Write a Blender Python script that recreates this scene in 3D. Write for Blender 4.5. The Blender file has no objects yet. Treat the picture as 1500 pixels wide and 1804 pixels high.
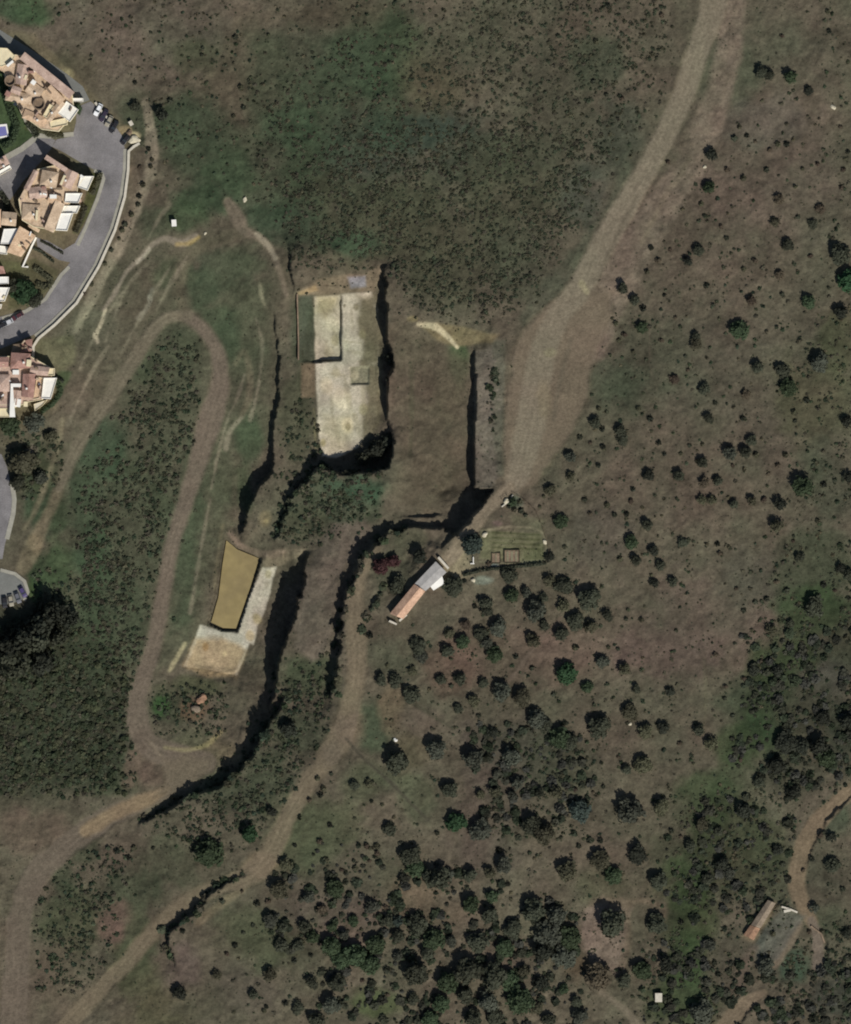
import bpy, bmesh, math, random
import numpy as np

# ------------------------------------------------------------------ camera, sky, sun, exposure
S = bpy.context.scene
COL = S.collection
MPP = 0.2                      # metres per survey pixel; survey grid 1500 x 1804 covers the place
REFZ = -6.0
CAMH = 4000.0
def X(px): return (px - 750.0) * MPP
def Y(py): return (902.0 - py) * MPP

cam_d = bpy.data.cameras.new('camera')
cam = bpy.data.objects.new('camera', cam_d)
COL.objects.link(cam)
cam.location = (0, 0, REFZ + CAMH)
cam.rotation_euler = (0, 0, 0)
cam_d.sensor_fit = 'VERTICAL'
cam_d.sensor_height = 24.0
cam_d.lens = 24.0 * CAMH / (1804 * MPP)
cam_d.clip_start = 10.0
cam_d.clip_end = 20000.0
S.camera = cam

SUN_EL = math.radians(45)
sh = np.array([-0.50, 0.87]); sh /= np.linalg.norm(sh)        # shadows fall to the north-north-west
sun_az = math.atan2(-sh[0], -sh[1])                            # direction TO the sun, clockwise from +Y
w = bpy.data.worlds.new('World'); S.world = w; w.use_nodes = True
nt = w.node_tree
bg = nt.nodes['Background']
sky = nt.nodes.new('ShaderNodeTexSky'); sky.sky_type = 'NISHITA'; sky.sun_disc = False
sky.sun_elevation = SUN_EL; sky.sun_rotation = sun_az
nt.links.new(sky.outputs[0], bg.inputs[0]); bg.inputs[1].default_value = 0.065
sun_d = bpy.data.lights.new('sun', 'SUN'); sun_d.energy = 4.2; sun_d.angle = math.radians(0.5); sun_d.color = (1.0, 0.975, 0.935)
sun = bpy.data.objects.new('sun', sun_d); COL.objects.link(sun)
sun.rotation_euler = (math.pi/2 - SUN_EL, 0, math.atan2(-sh[0], sh[1]) + 0.0)
# lamp -Z must point along (sh.x, sh.y) horizontally and down
from mathutils import Vector
dv = Vector((sh[0]*math.cos(SUN_EL), sh[1]*math.cos(SUN_EL), -math.sin(SUN_EL)))
sun.rotation_euler = dv.to_track_quat('-Z', 'Y').to_euler()
sun.location = (0, 0, 300)
S.view_settings.view_transform = 'Standard'; S.view_settings.look = 'None'
S.view_settings.exposure = 0.0; S.view_settings.gamma = 1.0
S.cycles.pixel_filter_type = 'BLACKMAN_HARRIS'; S.cycles.filter_width = 2.0
G = 0.95                       # picture brightness of a sunlit horizontal surface per unit of base colour

rng = np.random.default_rng(11)
random.seed(11)

# ------------------------------------------------------------------ helpers
def s2l(c):
    c = np.asarray(c, float) / 255.0
    return np.where(c <= 0.04045, c / 12.92, ((c + 0.055) / 1.055) ** 2.4)
def A(r, g, b):
    return np.clip(s2l((r, g, b)) / G, 0.004, 0.82)

def link(o, parent=None):
    COL.objects.link(o)
    if parent is not None: o.parent = parent
    return o
def tag(o, label=None, cat=None, group=None, kind=None):
    if label: o['label'] = label
    if cat: o['category'] = cat
    if group: o['group'] = group
    if kind: o['kind'] = kind
    return o
def empty(name, loc, label, cat, group=None):
    o = bpy.data.objects.new(name, None); COL.objects.link(o)
    o.location = loc; o.empty_display_size = 0.5
    return tag(o, label, cat, group)

def mesh_np(name, V, F, mat=None, col=None, smooth=False, mats=None, mi=None):
    """V (n,3); F (m,k) equal-sized faces"""
    me = bpy.data.meshes.new(name)
    V = np.ascontiguousarray(V, dtype=np.float32); F = np.ascontiguousarray(F, dtype=np.int32)
    n, (m, k) = len(V), F.shape
    me.vertices.add(n); me.vertices.foreach_set('co', V.ravel())
    me.loops.add(m * k); me.loops.foreach_set('vertex_index', F.ravel())
    me.polygons.add(m)
    me.polygons.foreach_set('loop_start', np.arange(m, dtype=np.int32) * k)
    me.polygons.foreach_set('loop_total', np.full(m, k, dtype=np.int32))
    if smooth: me.polygons.foreach_set('use_smooth', np.ones(m, dtype=bool))
    me.update(calc_edges=True)
    if col is not None:
        ca = me.color_attributes.new('tint', 'FLOAT_COLOR', 'POINT')
        c4 = np.ones((n, 4), dtype=np.float32); c4[:, :3] = col
        ca.data.foreach_set('color', c4.ravel())
    if mat: me.materials.append(mat)
    return me

def new_mat(name, rough=0.9, spec=0.2):
    m = bpy.data.materials.new(name); m.use_nodes = True
    b = m.node_tree.nodes['Principled BSDF']
    b.inputs['Roughness'].default_value = rough
    b.inputs['Specular IOR Level'].default_value = spec
    return m, m.node_tree, b

def noisy(name, col, amp=0.25, scale=0.6, rough=0.9, spec=0.2, col2=None, scale2=6.0, bump=0.0):
    """base colour with two scales of procedural unevenness (object-space position)"""
    m, t, b = new_mat(name, rough, spec)
    L = t.links; N = t.nodes
    tc = N.new('ShaderNodeNewGeometry')
    n1 = N.new('ShaderNodeTexNoise'); n1.inputs['Scale'].default_value = scale; n1.inputs['Detail'].default_value = 5; n1.inputs['Roughness'].default_value = .65
    n2 = N.new('ShaderNodeTexNoise'); n2.inputs['Scale'].default_value = scale2; n2.inputs['Detail'].default_value = 3
    L.new(tc.outputs['Position'], n1.inputs['Vector']); L.new(tc.outputs['Position'], n2.inputs['Vector'])
    mx = N.new('ShaderNodeMix'); mx.data_type = 'RGBA'
    c = np.array(col); c2 = np.array(col2 if col2 is not None else c * (1 - amp * 1.6))
    mx.inputs[6].default_value = (*np.clip(c * (1 + amp * 0.5), 0, .9), 1); mx.inputs[7].default_value = (*np.clip(c2, 0, .9), 1)
    mr = N.new('ShaderNodeMapRange'); mr.inputs[1].default_value = 0.32; mr.inputs[2].default_value = 0.7
    L.new(n1.outputs[0], mr.inputs[0]); L.new(mr.outputs[0], mx.inputs[0])
    m2 = N.new('ShaderNodeMapRange'); m2.inputs[1].default_value = 0.3; m2.inputs[2].default_value = 0.7
    m2.inputs[3].default_value = 1 - amp * 0.8; m2.inputs[4].default_value = 1 + amp * 0.6
    L.new(n2.outputs[0], m2.inputs[0])
    vm = N.new('ShaderNodeVectorMath'); vm.operation = 'SCALE'
    L.new(mx.outputs[2], vm.inputs[0]); L.new(m2.outputs[0], vm.inputs[3])
    L.new(vm.outputs[0], b.inputs['Base Color'])
    if bump > 0:
        bp = N.new('ShaderNodeBump'); bp.inputs['Strength'].default_value = bump; bp.inputs['Distance'].default_value = 0.3
        L.new(n2.outputs[0], bp.inputs['Height']); L.new(bp.outputs[0], b.inputs['Normal'])
    return m

# ------------------------------------------------------------------ value noise on survey grid
def vnoise(shape, cell, seed, octs=4, gain=0.55, ax=1.0, ay=1.0):
    r = np.random.default_rng(seed)
    out = np.zeros(shape); a = 1.0; tot = 0
    for o in range(octs):
        cx = max(cell * ax / 2 ** o, 1.0); cy = max(cell * ay / 2 ** o, 1.0)
        gx = int(shape[1] / cx) + 3; gy = int(shape[0] / cy) + 3
        g = r.random((gy, gx))
        xs = np.arange(shape[1]) / cx; ys = np.arange(shape[0]) / cy
        xi = xs.astype(int); yi = ys.astype(int); fx = xs - xi; fy = ys - yi
        fx = fx * fx * (3 - 2 * fx); fy = fy * fy * (3 - 2 * fy)
        top = g[yi][:, xi] * (1 - fx) + g[yi][:, xi + 1] * fx
        bot = g[yi + 1][:, xi] * (1 - fx) + g[yi + 1][:, xi + 1] * fx
        out += a * (top * (1 - fy)[:, None] + bot * fy[:, None]); tot += a; a *= gain
    return out / tot            # 0..1, mean .5

# ------------------------------------------------------------------ terrain heights
PX0, PX1, PY0, PY1 = -60, 1560, -60, 1864
BARRIERS = [
    [(505,425),(510,450),(513,485),(520,522)],
    [(478,538),(482,565),(487,600),(491,643),(490,681),(489,716),(482,769),(481,804),(473,835),(449,868),(433,905),(424,945)],
    [(676,466),(682,495),(678,540),(679,600),(690,620),(694,645),(684,662),(682,735),(692,765),(692,800),(684,824),(650,833),(600,835),(562,822),(535,852),(518,868),(500,915),(486,950)],
    [(601,520),(601,634),(564,636),(526,638),(528,702)],
    [(616,672),(617,679),(652,680)],
    [(836,616),(838,700),(836,780),(836,860),(868,864),(848,893),(806,940)],
    [(700,910),(745,911),(778,908)],
    [(806,940),(775,930),(730,930),(690,938),(655,966),(630,1002),(612,1042),(603,1080),(601,1120),(596,1160),(591,1200),(582,1230)],
    [(640,1108),(651,1085),(664,1058),(678,1030)],
    [(461,986),(440,1045),(417,1113),(388,1110),(356,1092)],
    [(395,946),(386,995),(378,1050),(364,1097)],
    [(545,974),(541,1000),(531,1040),(517,1090),(501,1130),(491,1170),(482,1220),(474,1250)],
    [(507,1222),(492,1248),(465,1294),(450,1326),(422,1358),(385,1388),(330,1408),(280,1434),(245,1452)],
    [(435,1540),(400,1553),(367,1577),(345,1608),(312,1632),(296,1642),(298,1668),(312,1702)],
    [(1520,1392),(1500,1402),(1456,1444),(1430,1490),(1421,1525)],
    [(1380,1583),(1352,1610),(1334,1640),(1322,1664)],
    [(1346,1762),(1312,1788),(1298,1815)],
    [(1455,1640),(1453,1704)],
    [(800,938),(770,975),(735,1015),(700,1060),(684,1088)],
]
FLATS = [
    (-8.0, [(-70,30),(30,45),(150,135),(240,215),(240,330),(215,420),(150,550),(75,610),(112,640),(108,712),(40,760),(-70,770)]),
    (-10.0, [(-70,785),(10,785),(32,850),(44,900),(26,975),(58,1010),(58,1080),(-70,1095)]),
    (0.4, [(672,1075),(770,965),(800,985),(790,1045),(715,1105)]),
    (-19.95, [(396,951),(412,960),(459,984),(442,1037),(416,1109),(390,1108),(366,1097),(380,1050),(388,995)]),
    (-14.2, [(556,526),(596,526),(596,628),(558,628)]),
    (-12.2, [(608,526),(650,522),(656,545),(656,640),(654,740),(625,785),(590,800),(572,798),(562,740),(560,645),(606,642)]),
    (-13.1, [(617,646),(651,646),(651,678),(618,677)]),
    (-18.0, [(466,998),(484,1000),(462,1077),(449,1108),(442,1135),(420,1135),(422,1112),(445,1052)]),
    (-18.0, [(354,1102),(386,1116),(416,1120),(430,1140),(412,1180),(340,1172),(348,1122)]),
    (0.5, [(1310,1650),(1352,1582),(1370,1590),(1330,1655)]),
]
CONS = [(600,440,0),(560,465,0),(700,500,-.5),(750,545,-.3),(850,560,0),(900,700,0),(892,640,0),(890,760,0.2),(886,830,.4),(525,440,0),(528,490,-.3),
 (900,860,.3),(862,915,1.2),(822,950,1.4),(640,1150,0),(622,1085,0.2),(648,1000,.2),(672,968,-.5),(612,1195,0),(600,1230,-.6),
 (760,950,-2.5),(720,990,-2.2),(690,1030,-2),(660,1095,-0.4),(652,1050,-1.5),(700,955,-1.6),
 (495,470,-3),(500,520,-6),(502,575,-9),(505,640,-10),(505,720,-10.5),(530,760,-11),(545,800,-11.2),(535,590,-13),(540,680,-11.6),
 (500,850,-11),(476,880,-10.6),(452,925,-11),(470,945,-12),
 (465,600,-12.5),(468,700,-13.8),(455,790,-16),(414,855,-18.6),(400,930,-19.2),(440,700,-13.8),(430,600,-12.5),
 (380,740,-14),(385,640,-13),(310,960,-15),(270,1150,-15.5),(240,1300,-14.5),(378,1000,-17.8),(366,1060,-17.6),(336,1105,-16.6),(330,900,-14.6),
 (505,962,-9.5),(470,978,-14.5),(520,968,-8.5),(560,1000,-4.8),(552,1080,-4.8),(530,1150,-6),(512,1195,-7.5),
 (560,870,-7),(600,880,-6.5),(525,925,-7.5),(620,852,-2.5),(680,848,-1.5),(580,842,-4.5),(705,815,-2.5),(705,780,-4),
 (712,700,-3.8),(714,600,-3.8),(706,540,-3),(700,505,-1.8),(750,750,-7),(790,860,-10.5),(815,800,-8.6),(820,700,-7),(820,635,-6.5),(730,880,-6.5),(730,790,-6),
 (760,605,-5.5),(770,562,-.5),(850,604,-3),(866,582,0),(800,600,-4.5),
 (846,640,-1.8),(847,700,-1.8),(846,800,-2),(848,850,-2.2),
 (740,922,-4.8),(700,922,-5.5),(775,918,-5.5),(650,905,-6.5),(592,955,-6),(574,1060,-5.8),(564,1140,-6),(582,1000,-6),(645,940,-6.3),
 (480,1310,-6),(435,1375,-7),(385,1415,-8),(300,1450,-9.5),(520,1240,-6.3),(430,1290,-11.5),(380,1350,-12.8),(300,1385,-13.2),(245,1430,-12.8),
 (455,1180,-17),(440,1240,-15),(400,1275,-14.3),(340,1260,-14),(460,1125,-18),(500,1040,-18.2),(470,1220,-14.5),(490,1010,-18),(400,1220,-15),
 (565,1230,-5.5),(535,1300,-4.8),(565,1180,-6),(610,1285,-1.2),(560,1350,-2.5),(500,1440,-4),(450,1530,-6),(395,1500,-7.5),
 (405,1590,-6),(345,1645,-6.5),(325,1695,-7.5),(370,1550,-8.8),(300,1600,-10),(275,1660,-10.5),(200,1720,-12),(120,1790,-13),(40,1700,-13),(60,1550,-13),(150,1470,-13),
 (250,450,-9),(150,650,-10),(300,400,-7),(350,450,-8),(400,420,-5),(430,380,-3),(300,300,-6),(300,150,-5),(100,20,-7),(0,0,-7),(250,30,-4),(150,720,-11),
 (100,850,-12),(60,950,-11),(200,850,-13),(250,700,-13),(150,1000,-13),(100,1100,-12.5),(80,1250,-13),(180,1200,-14),(100,1400,-13),(320,560,-12),(220,640,-11.5),(400,550,-11),(450,500,-7),
 (600,1500,-3),(600,1700,-4),(800,1700,-2),(1000,1500,0),(1200,1700,0),(1450,1770,.6),(1450,1300,1),(1200,1000,2),(1450,600,3),(1450,100,3),(1200,100,1.5),(1000,100,.5),(700,100,-.5),(500,150,-2),(450,300,-2.5),(550,300,-1),
 (480,1700,-7),(440,1790,-8),(1400,1500,0),(1395,1560,.2),(1440,1480,1.6),(1475,1440,1.8),(1455,1400,.2),(1470,1675,1.6),(1440,1675,0),(1350,1650,2.2),(1372,1605,2.0),(1330,1800,1.2),(1290,1780,0),
 (1000,700,.5),(950,1100,1),(1100,1300,1),(850,1250,0),(720,1200,-.3),(700,1400,-1.5),(1300,1300,.5),(1500,900,3),(1550,1800,.5),(-50,1804,-14),(-50,1200,-13),(750,1850,-2)]

def inside(poly, xs, ys):
    """xs, ys arrays of same shape"""
    r = np.zeros(xs.shape, bool); n = len(poly)
    for i in range(n):
        x0, y0 = poly[i]; x1, y1 = poly[(i + 1) % n]
        c = ((y0 > ys) != (y1 > ys))
        with np.errstate(divide='ignore', invalid='ignore'):
            xi = (x1 - x0) * (ys - y0) / ((y1 - y0) if y1 != y0 else 1e-9) + x0
        r ^= c & (xs < xi)
    return r

def solve(step, init, iters):
    nx = int((PX1 - PX0) / step) + 1; ny = int((PY1 - PY0) / step) + 1
    gx, gy = np.meshgrid(PX0 + np.arange(nx) * step, PY0 + np.arange(ny) * step)
    cx = np.ones((ny, nx - 1)); cy = np.ones((ny - 1, nx))
    for pl in BARRIERS:
        for (x0, y0), (x1, y1) in zip(pl[:-1], pl[1:]):
            # vertical grid links (same x, between gy and gy+step)
            if x0 != x1:
                lo, hi = min(x0, x1), max(x0, x1)
                i0 = max(int(math.ceil((lo - PX0) / step)), 0); i1 = min(int(math.floor((hi - PX0) / step)), nx - 1)
                for i in range(i0, i1 + 1):
                    xx = PX0 + i * step; yy = y0 + (y1 - y0) * (xx - x0) / (x1 - x0)
                    j = int(math.floor((yy - PY0) / step))
                    if 0 <= j < ny - 1: cy[j, i] = 0
            if y0 != y1:
                lo, hi = min(y0, y1), max(y0, y1)
                j0 = max(int(math.ceil((lo - PY0) / step)), 0); j1 = min(int(math.floor((hi - PY0) / step)), ny - 1)
                for j in range(j0, j1 + 1):
                    yy = PY0 + j * step; xx = x0 + (x1 - x0) * (yy - y0) / (y1 - y0)
                    i = int(math.floor((xx - PX0) / step))
                    if 0 <= i < nx - 1: cx[j, i] = 0
    fix = np.zeros((ny, nx), bool); val = np.zeros((ny, nx))
    for (px, py, z) in CONS:
        i = int(round((px - PX0) / step)); j = int(round((py - PY0) / step))
        r = max(int(5 / step), 0)
        fix[max(j - r, 0):j + r + 1, max(i - r, 0):i + r + 1] = True; val[max(j - r, 0):j + r + 1, max(i - r, 0):i + r + 1] = z
    flat = np.zeros((ny, nx), bool)
    for z, pl in FLATS:
        q = inside(pl, gx, gy); fix |= q; flat |= q; val[q] = z
    z = init if init is not None else None
    if z is None:
        z = np.zeros((ny, nx)); wsum = np.zeros((ny, nx))
        for (px, py, zz) in CONS:
            ww = 1.0 / ((gx - px) ** 2 + (gy - py) ** 2 + 100.0) ** 1.5
            z += ww * zz; wsum += ww
        z /= wsum
    else:
        zy = np.clip((gy[:, 0] - PY0) / init[1], 0, init[0].shape[0] - 1.001); zx = np.clip((gx[0] - PX0) / init[1], 0, init[0].shape[1] - 1.001)
        z = init[0][np.rint(zy).astype(int)][:, np.rint(zx).astype(int)]
    den = np.zeros((ny, nx)); den[:, :-1] += cx; den[:, 1:] += cx; den[:-1] += cy; den[1:] += cy
    den = np.maximum(den, 1e-6)
    def sweep(z):
        a = np.zeros_like(z)
        a[:, :-1] += cx * z[:, 1:]; a[:, 1:] += cx * z[:, :-1]; a[:-1] += cy * z[1:]; a[1:] += cy * z[:-1]
        return np.where(den > .5, a / den, z)
    z[fix] = val[fix]
    for k in range(iters):
        z = sweep(z); z[fix] = val[fix]
    for k in range(int(6 if step <= 4 else 0)):
        z2 = sweep(z); z2[flat] = val[flat]; z = 0.5 * z + 0.5 * z2
    return z, step
lv = solve(12, None, 900)
lv = solve(6, lv, 700)
lv = solve(3, lv, 420)
ZC, ZSTEP = lv

STEP = 2.0
NX = int((PX1 - PX0) / STEP) + 1; NY = int((PY1 - PY0) / STEP) + 1
gxs = PX0 + np.arange(NX) * STEP; gys = PY0 + np.arange(NY) * STEP
GX, GY = np.meshgrid(gxs, gys)
def bil(Zg, step, px, py):
    fx = np.clip((np.asarray(px, float) - PX0) / step, 0, Zg.shape[1] - 1.001); fy = np.clip((np.asarray(py, float) - PY0) / step, 0, Zg.shape[0] - 1.001)
    i = fx.astype(int); j = fy.astype(int); fx = fx - i; fy = fy - j
    return (Zg[j, i] * (1 - fx) + Zg[j, i + 1] * fx) * (1 - fy) + (Zg[j + 1, i] * (1 - fx) + Zg[j + 1, i + 1] * fx) * fy
# cliff edges wander a little: sample the solved field at jittered places
jx = (vnoise((NY, NX), 10, 901, 3) - .5) * 15; jy = (vnoise((NY, NX), 10, 902, 3) - .5) * 15
flatm = np.zeros((NY, NX), bool)
for z, pl in FLATS: flatm |= inside(pl, GX, GY)
near_slab = inside([(520,505),(665,500),(700,840),(520,840)], GX, GY) | inside([(340,930),(500,960),(500,1200),(320,1200)], GX, GY)
near_slab |= inside([(800,590),(890,590),(880,900),(800,930),(690,922),(690,890),(800,880)], GX, GY)
jk = np.where(near_slab, 0.2, 1.0)
ZT = bil(ZC, ZSTEP, GX + jx * jk, GY + jy * jk)
relief = (vnoise((NY, NX), 26, 77, 4) - .5) * 1.5 + (vnoise((NY, NX), 5, 78, 2) - .5) * 0.55
sm = flatm.astype(float)
for _ in range(4):
    sm[1:-1, 1:-1] = np.maximum(sm[1:-1, 1:-1], 0.92 * np.maximum.reduce([sm[:-2, 1:-1], sm[2:, 1:-1], sm[1:-1, :-2], sm[1:-1, 2:]]))
# ------------------------------------------------------------------ ground cover: what grows or lies where
def dist_polyline(pts, closed=False):
    """(distance, interpolated extra value) grids within a padded bounding box"""
    P = np.array([p[:2] for p in pts], float)
    return P
CLR = np.zeros((NY, NX, 3)); CLR[:] = A(90, 83, 71)
n_big = vnoise((NY, NX), 90, 1, 5); n_mid = vnoise((NY, NX), 24, 2, 4); n_fine = vnoise((NY, NX), 6, 3, 3); n_edge = vnoise((NY, NX), 12, 4, 4)
def bbox(x0, y0, x1, y1, pad):
    i0 = int(np.clip((x0 - pad - PX0) / STEP, 0, NX - 1)); i1 = int(np.clip((x1 + pad - PX0) / STEP + 1, 1, NX))
    j0 = int(np.clip((y0 - pad - PY0) / STEP, 0, NY - 1)); j1 = int(np.clip((y1 + pad - PY0) / STEP + 1, 1, NY))
    return slice(j0, j1), slice(i0, i1)
def mixin(sl, m, c):
    CLR[sl] = CLR[sl] * (1 - m[..., None]) + np.asarray(c) * m[..., None]
def sstep(x): x = np.clip(x, 0, 1); return x * x * (3 - 2 * x)
def seg_d(px, py, x0, y0, x1, y1):
    dx, dy = x1 - x0, y1 - y0; L = dx * dx + dy * dy + 1e-9
    t = np.clip(((px - x0) * dx + (py - y0) * dy) / L, 0, 1)
    return np.hypot(px - x0 - t * dx, py - y0 - t * dy), t
def spline(pts, n=8):
    """Catmull-Rom through (x, y, w)"""
    P = [tuple(p) for p in pts]; P = [P[0]] + P + [P[-1]]; out = []
    for i in range(1, len(P) - 2):
        p0, p1, p2, p3 = (np.array(q, float) for q in P[i - 1:i + 3])
        for k in range(n):
            t = k / n
            out.append(0.5 * ((2 * p1) + (-p0 + p2) * t + (2 * p0 - 5 * p1 + 4 * p2 - p3) * t * t + (-p0 + 3 * p1 - 3 * p2 + p3) * t ** 3))
    out.append(np.array(P[-2], float))
    return np.array(out)
def line_mask(pts, soft=4.0, wob=4.0, sm_n=6):
    q = spline(pts, sm_n)
    wmax = q[:, 2].max()
    sl = bbox(q[:, 0].min(), q[:, 1].min(), q[:, 0].max(), q[:, 1].max(), wmax / 2 + soft + wob + 4)
    px, py = GX[sl], GY[sl]; best = np.full(px.shape, -1e3)
    for a, b in zip(q[:-1], q[1:]):
        pad = wmax / 2 + soft + wob + 4
        d, t = seg_d(px, py, a[0], a[1], b[0], b[1])
        best = np.maximum(best, (a[2] + (b[2] - a[2]) * t) / 2 - d)
    e = best + (n_edge[sl] - .5) * 2 * wob
    return sl, sstep((e + soft) / (2 * soft)), e
def line(pts, c, soft=4.0, op=1.0, wob=4.0):
    sl, m, e = line_mask(pts, soft, wob); mixin(sl, m * op, c)
def poly_mask(pts, soft=4.0, wob=4.0):
    P = np.array(pts, float)
    sl = bbox(P[:, 0].min(), P[:, 1].min(), P[:, 0].max(), P[:, 1].max(), soft + wob + 4)
    px, py = GX[sl], GY[sl]; d = np.full(px.shape, 1e9)
    for i in range(len(P)):
        a, b = P[i], P[(i + 1) % len(P)]
        d = np.minimum(d, seg_d(px, py, a[0], a[1], b[0], b[1])[0])
    e = np.where(inside(pts, px, py), d, -d) + (n_edge[sl] - .5) * 2 * wob
    return sl, sstep((e + soft) / (2 * soft)), e
def poly(pts, c, soft=4.0, op=1.0, wob=4.0):
    sl, m, e = poly_mask(pts, soft, wob); mixin(sl, m * op, c)
def blob(x, y, rx, ry, c, op=0.8, rot=0.0, wob=0.9):
    r = max(rx, ry) * 1.5
    sl = bbox(x - r, y - r, x + r, y + r, 0)
    px, py = GX[sl] - x, GY[sl] - y; ca, sa = math.cos(rot), math.sin(rot)
    d = np.hypot((px * ca + py * sa) / rx, (-px * sa + py * ca) / ry)
    m = sstep((1.15 - d + (n_mid[sl] - .5) * wob + (n_edge[sl] - .5) * .5) / 0.7)
    mixin(sl, m * op, c)

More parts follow.
